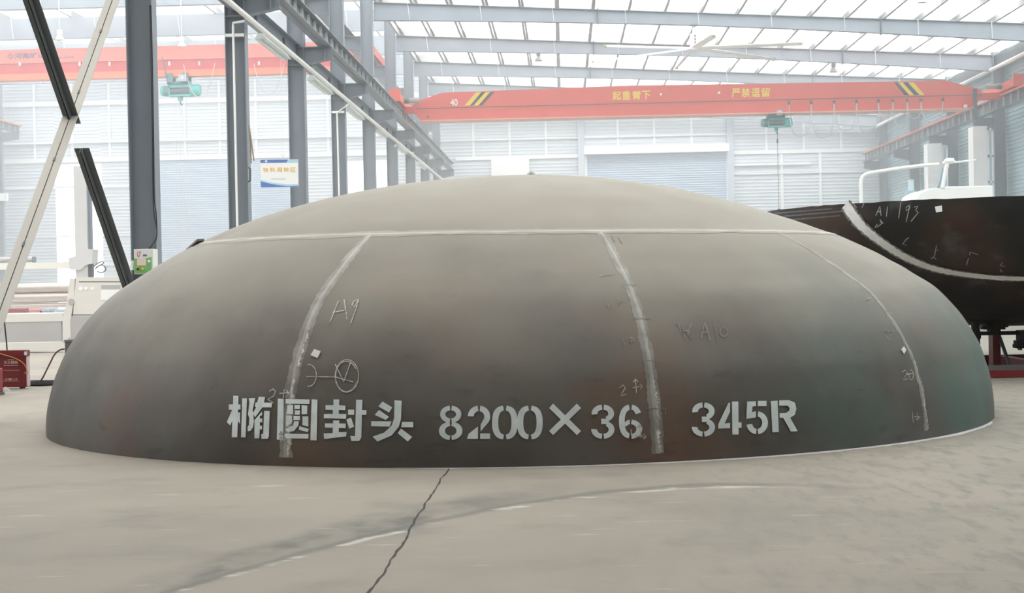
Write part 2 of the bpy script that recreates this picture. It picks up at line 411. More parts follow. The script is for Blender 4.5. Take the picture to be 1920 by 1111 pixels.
# purlins
purl = pm('purlin_grey', (.36, .37, .38), .5, 0, .1, 1)
for j in range(19):
    x = -5.05 + 1.005 * j
    if x > 13.9: break
    z = zr(x)
    mb = MB().box(x - .004, x + .004, 30, YW, z + .01, z + .2).box(x - .06, x, 30, YW, z + .01, z + .018).box(x, x + .06, 30, YW, z + .192, z + .2)
    o = mb.build('roof_purlin', purl)
    tag(o, 'pale purlin running lengthways under the roof, %s from the left column row' % ORD[j], 'purlin', 'roof purlins')
for j in range(7):
    x = -7.0 - 2.6 * j
    o = MB().box(x - .03, x + .03, 50, YW, 10.95, 11.2).build('roof_purlin', purl)
    tag(o, 'pale purlin under the roof of the left bay, %s from the column row' % ORD[j], 'purlin', 'roof purlins of the left bay')
# dark strip along the eaves, standing in for the shaded upper wall
tag(MB().box(13.62, 13.9, 30, YW - .1, 7.62, 7.95).build('eaves_shade_strip', steel_dark), 'dark strip along the eaves, standing in for the shaded upper right wall', 'beam', kind='thing')
tag(MB().tube([(13.5, 30, 7.5), (13.5, YW - .1, 7.5)], .06, 10).build('eaves_pipe', white, smooth=True), 'white pipe running under the eaves of the right side wall', 'pipe')

# ------------------------------------------------------------------ columns
XL0, XL1 = -5.518, -5.182
col_label = {0: 'grey steel column at the foot of the cross brace, outside the picture', 1: 'thick dark steel column carrying the green control box', 2: 'steel column with a thin drop pipe, second from the left',
             3: 'steel column partly hidden by the blue and white sign', 4: 'fourth steel column of the row, with a drop pipe', 5: 'fifth steel column of the row, beside the bright opening',
             6: 'sixth steel column of the row, with a pale drop pipe', 7: 'seventh steel column of the row', 8: 'eighth steel column of the row, small and pale', 9: 'last steel column of the row, at the end wall'}
for k in range(10):
    y = FR[k]; yc = y + .125
    r = thing('steel_column', (-5.35, yc, 0), col_label[k], 'column', 'steel columns of the left row', 'thing')
    h = 11.0 if k else 11.0
    MB().box(XL0 + .01, XL1 - .01, yc - .006, yc + .006, 0, h).build('web', steel, r)
    for x in (XL0, XL1 - .014): MB().box(x, x + .014, y, y + .25, 0, h).build('flange', steel, r)
    if k: MB().box(-5.65, -5.05, y - .05, y + .3, 0, .03).build('base_plate', steel, r)
    # bracket that carries the crane runway
    def bracket(x0, x1, zt, d0, d1):
        s = 1 if x1 > x0 else -1
        b = MB().xz([(x0, zt), (x1, zt), (x1, zt - d1), (x0, zt - d0)], yc - .006, yc + .006)
        o = b.build('bracket', steel, r)
        c = MB().box(min(x0, x1), max(x0, x1), y + .02, y + .23, zt - .014, zt)
        c.build('bracket_top_flange', steel, o)
        MB().bar((x0, yc, zt - d0), (x1 + .02 * s, yc, zt - d1), .2, .014).build('bracket_bottom_flange', steel, o)
        xs = x1 - .14 * s
        MB().box(xs - .006, xs + .006, y + .03, y + .22, zt - d1 - .03, zt).build('bracket_stiffener', steel, o)
    bracket(XL1, -4.62, 6.05, .36, .24)
    bracket(XL0, -6.25, 8.12, .40, .30)
    for z in (6.05, 5.68): MB().box(XL0 + .015, XL1 - .015, y + .01, y + .24, z - .006, z + .006).build('stiffener_plate', steel, r)
    if k in (2, 4, 7):
        z = at(*{2: (440, 66), 4: (632, 210), 7: (765, 286)}[k], Y=y).z
        MB().box(XL0 + .015, XL1 - .015, y - .02, y + .05, z - .025, z + .025).build('cross_strip', white, r)
# right-hand row
for k in range(6, 10):
    y = FR[k]; yc = y + .125
    r = thing('steel_column', (13.7, yc, 0), 'grey steel column by the right side wall, ' + {6: 'nearest', 7: 'second', 8: 'third', 9: 'last'}[k] + ' of its row', 'column', 'steel columns of the right row', 'thing')
    MB().box(XR, XR + .36, yc - .006, yc + .006, 0, zr(XR) + .1).build('web', steel, r)
    for x in (XR, XR + .346): MB().box(x, x + .014, y, y + .25, 0, zr(XR) + .1).build('flange', steel, r)
    o = MB().xz([(XR, 6.0), (12.93, 6.0), (12.93, 5.74), (XR, 5.6)], yc - .006, yc + .006).build('bracket', steel, r)
    MB().bar((XR, yc, 5.6), (12.9, yc, 5.74), .2, .014).build('bracket_bottom_flange', steel, o)
    MB().box(12.9, XR, y + .02, y + .23, 5.99, 6.005).build('bracket_top_flange', steel, o)
# left row of the left bay (far end only)
for k in (8, 9):
    y = FR[k]; yc = y + .125
    r = thing('steel_column', (-24.4, yc, 0), 'pale column at the far left wall of the left bay, ' + ('nearer' if k == 8 else 'farther') + ' one', 'column', None, 'thing')
    MB().box(-24.6, -24.25, yc - .006, yc + .006, 0, 10.9).build('web', steel, r)
    for x in (-24.6, -24.264): MB().box(x, x + .014, y, y + .25, 0, 10.9).build('flange', steel, r)
    MB().xz([(-24.25, 8.12), (-23.5, 8.12), (-23.5, 7.8), (-24.25, 7.7)], yc - .006, yc + .006).build('bracket', steel, r)
# tie beams between the left columns
for k in range(0, 9):
    y0, y1 = FR[k] + .13, FR[k + 1] + .12
    r = thing('tie_beam', (-5.35, (y0 + y1) / 2, 6.0), 'grey lengthways tie beam between the %s and %s columns of the left row' % (('outermost' if k == 0 else ORD[k - 1]), ORD[k]), 'beam', 'tie beams of the left row', 'thing')
    MB().box(-5.356, -5.344, y0 + .01, y1 - .01, 5.80, 6.10).build('web', steel, r)
    for z in (5.79, 6.10): MB().box(-5.43, -5.27, y0 + .01, y1 - .01, z - .006, z + .006).build('flange', steel, r)
    for yy in (y0 + 1.6, y1 - 1.6): MB().box(-5.344, -5.30, yy - .05, yy + .05, 5.85, 6.0).build('cleat', steel_dark, r)

# crane runways
def runway(x, zt, y0, y1, dep, w, label, red_line=None, side=1, n_st=8, yfirst=1, rail=True):
    zb = zt - dep
    r = thing('crane_runway', (x, y0, zb), label, 'crane rail', None, 'thing')
    MB().box(x - .006, x + .006, y0, y1, zb, zt - .05).build('web', steel_dark, r)  # dark colour carries the shade between the stiffeners
    MB().box(x - w / 2, x + w / 2, y0, y1, zb, zb + .016).build('bottom_flange', steel, r)
    MB().box(x - w / 2, x + w / 2, y0, y1, zt - .066, zt - .05).build('top_flange', steel, r)
    MB().box(x - .03, x + .03, y0, y1, zt - .05, zt).build('rail', steel_dark, r)
    st = None; step = 6.0 / n_st
    k = 0; yy = FR[1] + .125
    while yy < y1 - .1:
        if st is None:
            st = MB().box(x - .065, x + .065, yy - .005, yy + .005, zb + .016, zt - .066).build('stiffener', stiff_lit, r); y00 = yy
        elif yy > y0: dup_child(st, r, (0, yy - y00, 0))
        yy += step
    if red_line: MB().box(x - side * w / 2 - .02, x - side * w / 2 + .02, y0, y1, zt - .05, zt - .0).build('conductor_bar', red_line, r)
    return r
stiff_lit = pm('stiffener_lit_paint', (.70, .72, .76), .5, 0, .1, 2)  # plates coloured as lit: light painted into the pale tone
runway(-4.77, 6.41, 14.0, 68.8, .35, .26, 'grey crane runway beam along the left columns, sloping down to the end wall')
runway(13.1, 6.41, 40.0, 68.8, .40, .26, 'crane runway beam with a red line along the right side wall', pm('conductor_red', (.85, .16, .10), .5), 1)
runway(-6.05, 8.47, 14.0, 68.8, .35, .26, 'higher crane runway beam of the left bay, behind the column row')
runway(-23.7, 8.47, 50.0, 68.8, .35, .26, 'crane runway beam at the far left wall', orange, -1)

# ------------------------------------------------------------------ the big dished head
DC = Vector((-.4226, 14.3622, 0)); DA, DB, DS = 4.136, 2.086, .055
LT = [(0, 0), (20, .004), (34, .006), (44, .004), (52, .004), (60, .022), (65, .018), (70, .005), (78, -.012), (83, -.018), (90, -.015)]
RT = [(0, 0), (10, .002), (18, -.012), (28, -.032), (34, -.042), (40, -.036), (45, -.019), (52, -.005), (56, .010), (62, .038), (67, .034), (74, .02), (80, -.003), (86, -.015), (90, -.016)]
def lerp_t(tab, t):
    for (a, u), (b, v) in zip(tab[:-1], tab[1:]):
        if t <= b:
            k = (t - a) / (b - a); k = k * k * (3 - 2 * k); return u + (v - u) * k
    return tab[-1][1]
def dent(t, az):
    """how far the pressed plates stray from a true ellipsoid (t, az in degrees)"""
    w = (math.cos(math.radians(az + 13)) + 1) / 2; w = min(1, max(0, (w - .25) / .7)); w = w * w * (3 - 2 * w)
    return lerp_t(LT, t) * (1 - w) + lerp_t(RT, t) * w
def dome(t, az, lift=0.):
    """point of the outer skin, world; t from the crown in degrees"""
    tr, ar = math.radians(t), math.radians(az); d = dent(t, az) + lift
    n = Vector((math.sin(tr) / DA, 0, math.cos(tr) / DB)).normalized()
    r = DA * math.sin(tr) + n.x * d; z = DS + DB * math.cos(tr) + n.z * d
    return DC + Vector((r * math.cos(ar), r * math.sin(ar), z))
def dome_hit(px, py, lift=.003):
    """where a sight line through the photograph meets the head"""
    d = ray(px, py); o = EYE - DC - Vector((0, 0, DS)); e = 0.
    for _ in range(5):
        a, b = DA + e, DB + e
        oo = Vector((o.x / a, o.y / a, o.z / b)); dd = Vector((d.x / a, d.y / a, d.z / b))
        A = dd.dot(dd); B = dd.dot(oo); C = oo.dot(oo) - 1; q = B * B - A * C
        s = (-B - math.sqrt(max(q, 0))) / A; P = o + d * s
        t = math.degrees(math.atan2(math.hypot(P.x, P.y) / a, P.z / b)); az = math.degrees(math.atan2(P.y, P.x))
        t = min(t, 93); e = dent(min(t, 90), az)
    return t, az
def on_dome(px, py, lift=.004):
    t, az = dome_hit(px, py)
    if t > 90:                                     # straight flange below the ellipse
        p = dome(90, az, lift); d = ray(px, py); s = ((p.x - EYE.x) * d.x + (p.y - EYE.y) * d.y) / (d.x ** 2 + d.y ** 2)
        return Vector((p.x, p.y, max(.0, (EYE + d * s).z)))
    return dome(t, az, lift)

dm = bpy.data.materials.new('head_plate'); dm.use_nodes = True
def head_mat(m, dust_light=True, base=((.088, .073, .062), (.135, .124, .112)), rust=(.185, .105, .07), green=(.085, .14, .125), top_col=(.265, .238, .195), rough=.5):
    nt = m.node_tree; N = nt.nodes; L = nt.links; b = N['Principled BSDF']
    tc = N.new('ShaderNodeTexCoord'); P = tc.outputs['Object']
    sep = N.new('ShaderNodeSeparateXYZ'); L.new(P, sep.inputs[0])
    def noise(scale, detail=4, off=(0, 0, 0), st=(1, 1, 1)):
        n = N.new('ShaderNodeTexNoise'); n.inputs['Scale'].default_value = scale; n.inputs['Detail'].default_value = detail
        mp = N.new('ShaderNodeMapping'); mp.inputs['Location'].default_value = off; mp.inputs['Scale'].default_value = st
        L.new(P, mp.inputs[0]); L.new(mp.outputs[0], n.inputs['Vector']); return n.outputs['Fac']
    def step(v, lo, hi):
        n = N.new('ShaderNodeMapRange'); n.interpolation_type = 'SMOOTHSTEP'; n.inputs[1].default_value = lo; n.inputs[2].default_value = hi; L.new(v, n.inputs[0]); return n.outputs[0]
    def mul(a, c):
        n = N.new('ShaderNodeMath'); n.operation = 'MULTIPLY'
        for i, q in enumerate((a, c)):
            if isinstance(q, (int, float)): n.inputs[i].default_value = q
            else: L.new(q, n.inputs[i])
        return n.outputs[0]
    def add(a, c):
        n = N.new('ShaderNodeMath'); n.operation = 'ADD'
        for i, q in enumerate((a, c)):
            if isinstance(q, (int, float)): n.inputs[i].default_value = q
            else: L.new(q, n.inputs[i])
        return n.outputs[0]
    def mix(f, c1, c2):
        n = N.new('ShaderNodeMix'); n.data_type = 'RGBA'
        for i, q in ((0, f), (6, c1), (7, c2)):
            if isinstance(q, (int, float)): n.inputs[i].default_value = q
            elif isinstance(q, tuple): n.inputs[i].default_value = (*q, 1)
            else: L.new(q, n.inputs[i])
        return n.outputs[2]
    c = mix(step(noise(.9, 5), .35, .68), base[0], base[1])
    c = mix(mul(step(noise(.8, 4, (5, 2, 1)), .5, .72), .8), c, rust)
    c = mix(mul(mul(step(noise(.7, 4, (1, 9, 3)), .40, .62), step(sep.outputs[0], .8, 3.4)), .85), c, green)
    c = mix(mul(step(noise(2.6, 6, (3, 3, 8)), .55, .75), .45), c, (.16, .15, .14))
    c = mix(mul(step(noise(3.5, 6, (8, 1, 4), (1, 1, 3)), .60, .74), .4), c, (.05, .045, .04))
    c = mix(mul(step(noise(130, 2), .66, .76), .35), c, (.22, .21, .19))
    if dust_light:                                       # beige dust tone rising with height; paints the top-lit gradient into the plate
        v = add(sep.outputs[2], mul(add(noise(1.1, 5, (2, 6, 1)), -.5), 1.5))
        c = mix(mul(step(v, DUST_LIGHT[0], DUST_LIGHT[1]), DUST_LIGHT[2]), c, top_col)
    L.new(c, b.inputs['Base Color'])
    rr = N.new('ShaderNodeMapRange'); rr.inputs[3].default_value = rough - .06; rr.inputs[4].default_value = rough + .16; L.new(noise(2.2, 5), rr.inputs[0]); L.new(rr.outputs[0], b.inputs['Roughness'])
    b.inputs['Specular IOR Level'].default_value = .4
    bp = N.new('ShaderNodeBump'); bp.inputs['Strength'].default_value = .12; bp.inputs['Distance'].default_value = .004
    L.new(noise(40, 5), bp.inputs['Height']); L.new(bp.outputs[0], b.inputs['Normal'])
DUST_LIGHT = (.1, 1.75, .95)
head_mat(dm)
head = thing('dished_head', DC, 'huge grey-brown steel dome lying rim down on the floor with white stencilled lettering', 'dished head')
def head_shell():
    mb = MB(); na = 200; ts = [90 * (i / 60) for i in range(61)]; vs = []; fs = []
    rows = []
    for t in ts[1:]: rows.append([dome(t, 360 * k / na) for k in range(na)])
    rows.append([Vector((p.x, p.y, 0)) for p in rows[-1]])
    inn = [DC + Vector((4.10 * math.cos(2 * PI * k / na), 4.10 * math.sin(2 * PI * k / na), 0)) for k in range(na)]
    rows.append(inn)
    for t in ts[:0:-3]:
        rows.append([dome(t, 360 * k / na, -.036) for k in range(na)])
    vs = [dome(0, 0)] + [p for r in rows for p in r]
    for k in range(na): fs.append((0, 1 + k, 1 + (k + 1) % na))
    for i in range(len(rows) - 1):
        for k in range(na):
            a = 1 + i * na; fs.append((a + k, a + na + k, a + na + (k + 1) % na, a + (k + 1) % na))
    vs.append(dome(0, 0, -.036)); e = len(vs) - 1; a = 1 + (len(rows) - 1) * na
    for k in range(na): fs.append((a + k, e, a + (k + 1) % na))
    mb.add(vs, fs); return mb
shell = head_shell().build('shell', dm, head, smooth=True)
weldm = bpy.data.materials.new('ground_weld'); weldm.use_nodes = True
def weld_mat(m, c1, c2, sc):
    nt = m.node_tree; N = nt.nodes; L = nt.links; b = N['Principled BSDF']; b.inputs['Roughness'].default_value = .5
    tc = N.new('ShaderNodeTexCoord'); no = N.new('ShaderNodeTexNoise'); no.inputs['Scale'].default_value = sc; no.inputs['Detail'].default_value = 6
    L.new(tc.outputs['Object'], no.inputs['Vector'])
    r = N.new('ShaderNodeValToRGB'); r.color_ramp.elements[0].position = .35; r.color_ramp.elements[1].position = .68
    r.color_ramp.elements[0].color = (*c1, 1); r.color_ramp.elements[1].color = (*c2, 1)
    L.new(no.outputs['Fac'], r.inputs[0]); L.new(r.outputs[0], b.inputs['Base Color'])
weld_mat(weldm, (.30, .285, .26), (.46, .44, .40), 6)
weldb = bpy.data.materials.new('ground_weld_bright'); weldb.use_nodes = True
weld_mat(weldb, (.30, .28, .25), (.80, .78, .74), 22)
weldf = bpy.data.materials.new('ground_weld_feathered'); weldf.use_nodes = True
weld_mat(weldf, (.19, .178, .155), (.33, .315, .28), 6)
def seam(az, t0, t1, w0, w1, mat, lift, jag, name, parent, wob=.0):
    mb = MB(); n = 160; vs = []; j0 = j1 = 0; ph = random.random() * 9
    for i in range(n + 1):
        k = i / n; t = t0 + (t1 - t0) * k; w = w0 + (w1 - w0) * k
        j0 = j0 * .6 + random.uniform(-jag, jag); j1 = j1 * .6 + random.uniform(-jag, jag)
        r = DA * math.sin(math.radians(t)); a = az + math.degrees(wob * math.sin(ph + 9 * k) / r)
        ha = math.degrees((w / 2 + j0) / r); hb = math.degrees((w / 2 + j1) / r)
        for q, l in ((-ha, .0008), (-ha * .5, lift), (hb * .5, lift), (hb, .0008)): vs.append(dome(min(t, 90), a + q, l))
    fs = [(4 * i + q, 4 * i + q + 1, 4 * i + q + 5, 4 * i + q + 4) for i in range(n) for q in range(3)]
    return mb.add(vs, fs).build(name, mat, parent, smooth=True)
TR = 43.4                                          # ring weld below the crown plate
for az, w, t0 in ((-110.6, .10, TR), (-75.8, .085, TR), (-42.8, .055, TR), (-10, .03, TR)):
    s = seam(az, t0, 89.9, w * .8, w, weldf, .0022, .006, 'weld_seam', head)
    seam(az + .05, t0, 89.9, w * .3, w * .5, weldm, .0042, .003, 'weld_bead', s, .0015)
    if w > .05:
        seam(az + .2, 66 if w > .09 else 76, 89.6, w * .12, w * .36, weldb, .0052, .009, 'bright_scratch', s, .006)
def ring(t, w, mat, lift, jag, name, parent):
    mb = MB(); n = 360; vs = []; j0 = j1 = 0
    for i in range(n):
        j0 = j0 * .6 + random.uniform(-jag, jag); j1 = j1 * .6 + random.uniform(-jag, jag); d = math.degrees(1 / 3.3)
        for q, l in ((-(w / 2 + j0) * d, .0008), (-w * .25 * d, lift), (w * .25 * d, lift), ((w / 2 + j1) * d, .0008)): vs.append(dome(t + q, 360 * i / n, l))
    fs = [(4 * i + q, 4 * i + q + 1, 4 * ((i + 1) % n) + q + 1, 4 * ((i + 1) % n) + q) for i in range(n) for q in range(3)]
    return mb.add(vs, fs).build(name, mat, parent, smooth=True)
rg = ring(TR, .10, pm('ring_dust', (.33, .31, .27), .7, 0, .25, 6), .002, .008, 'crown_weld', head)
ring(TR, .04, pm('ring_bead', (.46, .43, .38), .6, 0, .35, 5), .004, .003, 'weld_bead', rg)
# stencilled writing: loops measured on the photograph, laid onto the curved plate
sten = bpy.data.materials.new('stencil_paint'); sten.use_nodes = True
weld_mat(sten, (.70, .77, .79), (.90, .95, .96), 9)
class Band(list): pass
def stencil(loops, org, sc, name):
    mb = MB()
    for loop in loops:
        if isinstance(loop, Band):                 # a curved stroke: plain quads between its two edges
            n = len(loop) // 2; P = [on_dome(org[0] + x * sc, org[1] + y * sc, .006) for x, y in loop]
            mb.add(P, [(i, i + 1, 2 * n - 2 - i, 2 * n - 1 - i) for i in range(n - 1)]); continue
        bm = bmesh.new()
        f = bm.faces.new([bm.verts.new((x, -y, 0)) for x, y in loop])
        bmesh.ops.triangulate(bm, faces=[f])
        for _ in range(2):
            lg = [e for e in bm.edges if e.calc_length() * sc > 10]
            if lg: bmesh.ops.subdivide_edges(bm, edges=lg, cuts=1); bmesh.ops.triangulate(bm, faces=bm.faces[:])
        bm.verts.index_update()
        mb.add([on_dome(org[0] + v.co.x * sc, org[1] - v.co.y * sc, .006) for v in bm.verts], [tuple(v.index for v in f.verts) for f in bm.faces])
        bm.free()
    return mb.build(name, sten, head)
def R4(x0, y0, x1, y1): return [(x0, y0), (x1, y0), (x1, y1), (x0, y1)]
def band(cx, cy, ro, ri, a0, a1, gap=0, n=14, p=2.0):
    """part of an elliptical ring, degrees counter-clockwise from +x (y down in the photo)"""
    def pt(r, a):
        c, s = math.cos(math.radians(a)), math.sin(math.radians(a))
        return (cx + r[0] * math.copysign(abs(c) ** (2 / p), c), cy - r[1] * math.copysign(abs(s) ** (2 / p), s))
    out = [pt(ro, a0 + (a1 - a0) * i / n) for i in range(n + 1)]; inn = [pt(ri, a1 + (a0 - a1) * i / n) for i in range(n + 1)]
    return Band(out + inn)
A4, K4 = (410, 730), 390 / 1920
stencil([[(140, 55), (188, 57), (187, 135), (207, 136), (207, 182), (186, 182), (184, 212), (203, 206), (203, 315), (183, 288), (177, 438), (126, 438), (132, 285), (112, 328), (80, 298), (130, 185), (98, 182), (100, 135), (138, 135)],
         [(222, 80), (266, 80), (254, 438), (212, 438)],
         [(283, 80), (342, 78), (318, 190), (325, 230), (330, 290), (322, 345), (300, 378), (272, 382), (272, 340), (285, 325), (288, 260), (275, 225), (290, 120)],
         [(375, 65), (433, 67), (424, 118), (497, 120), (494, 163), (408, 163), (340, 255), (320, 215), (352, 160), (338, 155), (345, 118), (360, 118)],
         [(335, 280), (405, 200), (405, 235), (385, 240), (385, 265), (408, 265), (408, 300), (385, 300), (385, 330), (405, 332), (405, 365), (385, 365), (380, 448), (335, 448)],
         [(425, 195), (476, 197), (468, 430), (455, 452), (400, 452), (397, 410), (415, 405)]], A4, K4, 'painted_character')
stencil([[(551, 82), (606, 84), (600, 460), (541, 460)], [(622, 85), (843, 90), (840, 132), (622, 128)], [(862, 88), (916, 92), (908, 467), (850, 465)], [(612, 405), (833, 408), (832, 450), (612, 448)],
         [(640, 143), (690, 143), (690, 225), (632, 222)], [(705, 140), (755, 140), (752, 178), (705, 178)], [(708, 190), (755, 190), (752, 230), (708, 230)], [(770, 142), (823, 146), (820, 225), (770, 225)],
         [(628, 238), (680, 238), (678, 310), (625, 340)], [(778, 245), (832, 245), (832, 340), (778, 325)], [(695, 240), (755, 240), (755, 280), (695, 280)],
         [(700, 290), (745, 290), (740, 330), (700, 380), (640, 390), (617, 365), (690, 330)], [(748, 335), (837, 362), (825, 390), (742, 368)]], A4, K4, 'painted_character')
stencil([[(1063, 90), (1117, 90), (1114, 142), (1172, 148), (1172, 188), (1112, 186), (1112, 222), (1182, 224), (1178, 268), (975, 262), (975, 225), (1058, 222), (1056, 186), (990, 184), (990, 143), (1063, 142)],
         [(1060, 282), (1117, 282), (1115, 310), (1177, 312), (1175, 355), (1112, 352), (1112, 392), (1184, 390), (1180, 430), (978, 454), (972, 403), (1056, 400), (1056, 350), (985, 348), (985, 310), (1060, 310)],
         [(1198, 184), (1255, 184), (1253, 232), (1198, 230)], [(1182, 275), (1225, 256), (1253, 340), (1208, 360)],
         [(1272, 93), (1330, 95), (1327, 187), (1368, 188), (1366, 232), (1325, 232), (1320, 440), (1300, 472), (1228, 472), (1217, 425), (1262, 428)]], A4, K4, 'painted_character')
stencil([[(1515, 110), (1605, 163), (1576, 210), (1478, 155)], [(1483, 187), (1574, 250), (1545, 278), (1443, 232)], [(1411, 290), (1598, 292), (1580, 340), (1411, 335)], [(1693, 295), (1797, 296), (1797, 345), (1688, 345)],
         [(1625, 98), (1692, 102), (1685, 270), (1665, 340), (1600, 420), (1468, 478), (1425, 432), (1530, 395), (1600, 330), (1622, 260)], [(1685, 358), (1788, 435), (1748, 478), (1655, 400)]], A4, K4, 'painted_character')
A5, K5 = (800, 730), .375
def eight(x, y):
    return [band(x, y + 43, (53, 43), (27, 20), 96, 264), band(x, y + 43, (53, 43), (27, 20), 84, -84), band(x, y + 125, (59, 46), (29, 24), 96, 264), band(x, y + 125, (59, 46), (29, 24), 84, -84)]
def zero(x, y): return [band(x, y, (64, 84), (33, 60), 95, 265, p=2.5), band(x, y, (64, 84), (33, 60), 85, -85, p=2.5)]
def three(x, y):
    return [band(x, y + 44, (56, 44), (27, 19), 188, 96), band(x, y + 44, (56, 44), (27, 19), 84, -62), band(x, y + 124, (58, 46), (29, 21), 62, -84), band(x, y + 124, (58, 46), (29, 21), 264, 176), R4(x - 8, y + 70, x + 30, y + 97)]
def two(x, y):
    return [band(x, y + 54, (56, 54), (26, 27), 178, 97), band(x, y + 54, (56, 54), (26, 27), 83, -30) , [(x + 22, y + 68), (x + 49, y + 80), (x + 8, y + 128), (x + 8, y + 95)], [(x - 60, y + 165), (x - 52, y + 140), (x - 5, y + 103), (x - 5, y + 165)], R4(x + 6, y + 138, x + 55, y + 165)]
def six(x, y):
    return [band(x, y + 84, (58, 84), (29, 58), 96, 264, p=2.3), band(x, y + 60, (56, 60), (27, 36), 82, 20), band(x, y + 122, (58, 48), (29, 25), 84, -84), band(x, y + 122, (40, 48), (24, 25), 96, 150)]
stencil(eight(121, 80), A5, K5, 'painted_character'); stencil(two(262, 80), A5, K5, 'painted_character')
stencil(zero(391, 164), A5, K5, 'painted_character'); stencil(zero(516, 164), A5, K5, 'painted_character')
stencil([[(632, 70), (771, 206), (750, 226), (612, 92)], [(750, 70), (771, 92), (632, 226), (612, 206)]], A5, K5, 'painted_character')
stencil(three(880, 75), A5, K5, 'painted_character'); stencil(six(1018, 75), A5, K5, 'painted_character')
stencil(three(1382, 64), A5, K5, 'painted_character')
stencil([[(1456, 172), (1507, 66), (1515, 66), (1515, 110), (1487, 168), (1515, 166), (1515, 192), (1456, 194)], [(1524, 60), (1556, 60), (1557, 163), (1572, 163), (1572, 190), (1557, 190), (1558, 223), (1526, 224)]], A5, K5, 'painted_character')
stencil([[(1600, 60), (1644, 58), (1644, 82), (1627, 84), (1624, 112), (1644, 108), (1644, 138), (1596, 146)], R4(1653, 56, 1697, 82), band(1650, 165, (54, 57), (25, 31), 84, -84), band(1650, 165, (54, 57), (25, 31), 264, 190)], A5, K5, 'painted_character')
stencil([[(1718, 57), (1752, 55), (1758, 211), (1726, 213)], [(1760, 54), (1810, 53), (1838, 65), (1846, 95), (1838, 125), (1815, 140), (1852, 207), (1818, 209), (1780, 140), (1762, 140), (1762, 118), (1795, 116), (1810, 105), (1812, 92), (1803, 80), (1760, 80)]], A5, K5, 'painted_character')
# chalk marks
chalk = bpy.data.materials.new('chalk'); chalk.use_nodes = True
weld_mat(chalk, (.28, .27, .25), (.70, .69, .66), 30)
chalk2 = bpy.data.materials.new('chalk_faint'); chalk2.use_nodes = True
weld_mat(chalk2, (.13, .125, .115), (.32, .31, .29), 30)
def ribbon(mb, P, w, nrm):
    vs = []
    for i, p in enumerate(P):
        d = (P[min(i + 1, len(P) - 1)] - P[max(i - 1, 0)])
        if d.length < 1e-6: d = Vector((1, 0, 0))
        sd = d.normalized().cross(nrm(p)).normalized() * w / 2
        vs += [p - sd, p + sd]
    mb.add(vs, [(2 * i, 2 * i + 1, 2 * i + 3, 2 * i + 2) for i in range(len(P) - 1)])
def dense(pts, st=6):
    out = []
    for (x0, y0), (x1, y1) in zip(pts[:-1], pts[1:]):
        n = max(1, int(math.hypot(x1 - x0, y1 - y0) / st))
        out += [(x0 + (x1 - x0) * i / n, y0 + (y1 - y0) * i / n) for i in range(n)]
    return out + [pts[-1]]
def dnrm(p):
    q = p - DC; return Vector((q.x / DA ** 2, q.y / DA ** 2, max(0, q.z - DS) / DB ** 2)).normalized()
def chalkmark(lines, w=.007, mat=None, surf=None, nrm=None, parent=None):
    mb = MB()
    for l in lines: ribbon(mb, [(surf or on_dome)(x, y, .007) if surf is None else surf(x, y) for x, y in dense(l)], w, nrm or dnrm)
    return mb.build('chalk_mark', mat or chalk, parent or head)
def circ(cx, cy, rx, ry, a0=0, a1=360, n=28): return [(cx + rx * math.cos(math.radians(a0 + (a1 - a0) * i / n)), cy + ry * math.sin(math.radians(a0 + (a1 - a0) * i / n))) for i in range(n + 1)]
chalkmark([[(619, 606), (634, 568), (636, 567)], [(624, 588), (647, 584)], [(645, 564), (651, 601)], [(672, 565), (664, 578), (660, 574), (664, 566), (672, 564), (668, 580), (658, 608)]])
chalkmark([circ(651, 705, 22, 30), circ(650, 706, 20, 28, 20, 330), [(629, 683), (645, 716), (658, 680)], [(575, 706), (630, 707), (663, 716)], circ(580, 704, 14, 20, -100, 100)], .006)
chalkmark([[(506, 733), (513, 729), (518, 733), (514, 742), (503, 748), (514, 755)], [(525, 737), (542, 736)], [(534, 729), (532, 746)], [(538, 731), (543, 737), (537, 744)]])
chalkmark([[(528, 812), (528, 828)], [(524, 820), (536, 820)], [(524, 815), (528, 808), (532, 815)], [(532, 818), (537, 821), (532, 826)]], .01)
chalkmark([[(1161, 727), (1168, 722), (1172, 727), (1163, 742), (1174, 739)], [(1191, 711), (1193, 737)], [(1187, 717), (1191, 711), (1196, 716)], [(1186, 727), (1204, 724)], [(1199, 720), (1204, 724), (1200, 729)]], .006)
chalkmark([[(1164, 637), (1170, 636), (1168, 642), (1172, 647), (1165, 652)], [(1178, 642), (1190, 641)], [(1184, 635), (1183, 649)], [(1179, 638), (1184, 634), (1189, 639)]], .006, chalk2)
chalkmark([[(1138, 575), (1142, 569), (1141, 580)], [(1160, 563), (1161, 574)], [(1161, 569), (1170, 566)]], .006, chalk2)
chalkmark([[(1163, 537), (1198, 535)], [(1180, 600), (1220, 599)], [(1202, 677), (1237, 677), (1236, 684)], [(1211, 765), (1248, 765), (1247, 775)], [(1124, 519), (1150, 515)]], .005, chalk2)
chalkmark([[(1264, 612), (1270, 608), (1276, 620)], [(1284, 611), (1277, 625), (1290, 622)], [(1281, 612), (1283, 636)], [(1296, 610), (1289, 628), (1297, 636), (1301, 627), (1291, 627)], [(1314, 637), (1322, 607), (1331, 640)], [(1318, 626), (1329, 624)], [(1340, 608), (1344, 640)], circ(1357, 625, 7, 8)], .006, chalk2)
chalkmark([[(1183, 804), (1184, 818)], [(1198, 797), (1202, 820)], [(1194, 802), (1199, 796), (1204, 803)], [(1190, 816), (1211, 818)], [(1206, 813), (1211, 818), (1206, 822)]], .009)
chalkmark([[(1690, 698), (1696, 694), (1700, 699), (1692, 712), (1702, 710)], [(1699, 702), (1710, 700)], circ(1707, 703, 4, 9, -120, 200)], .006)
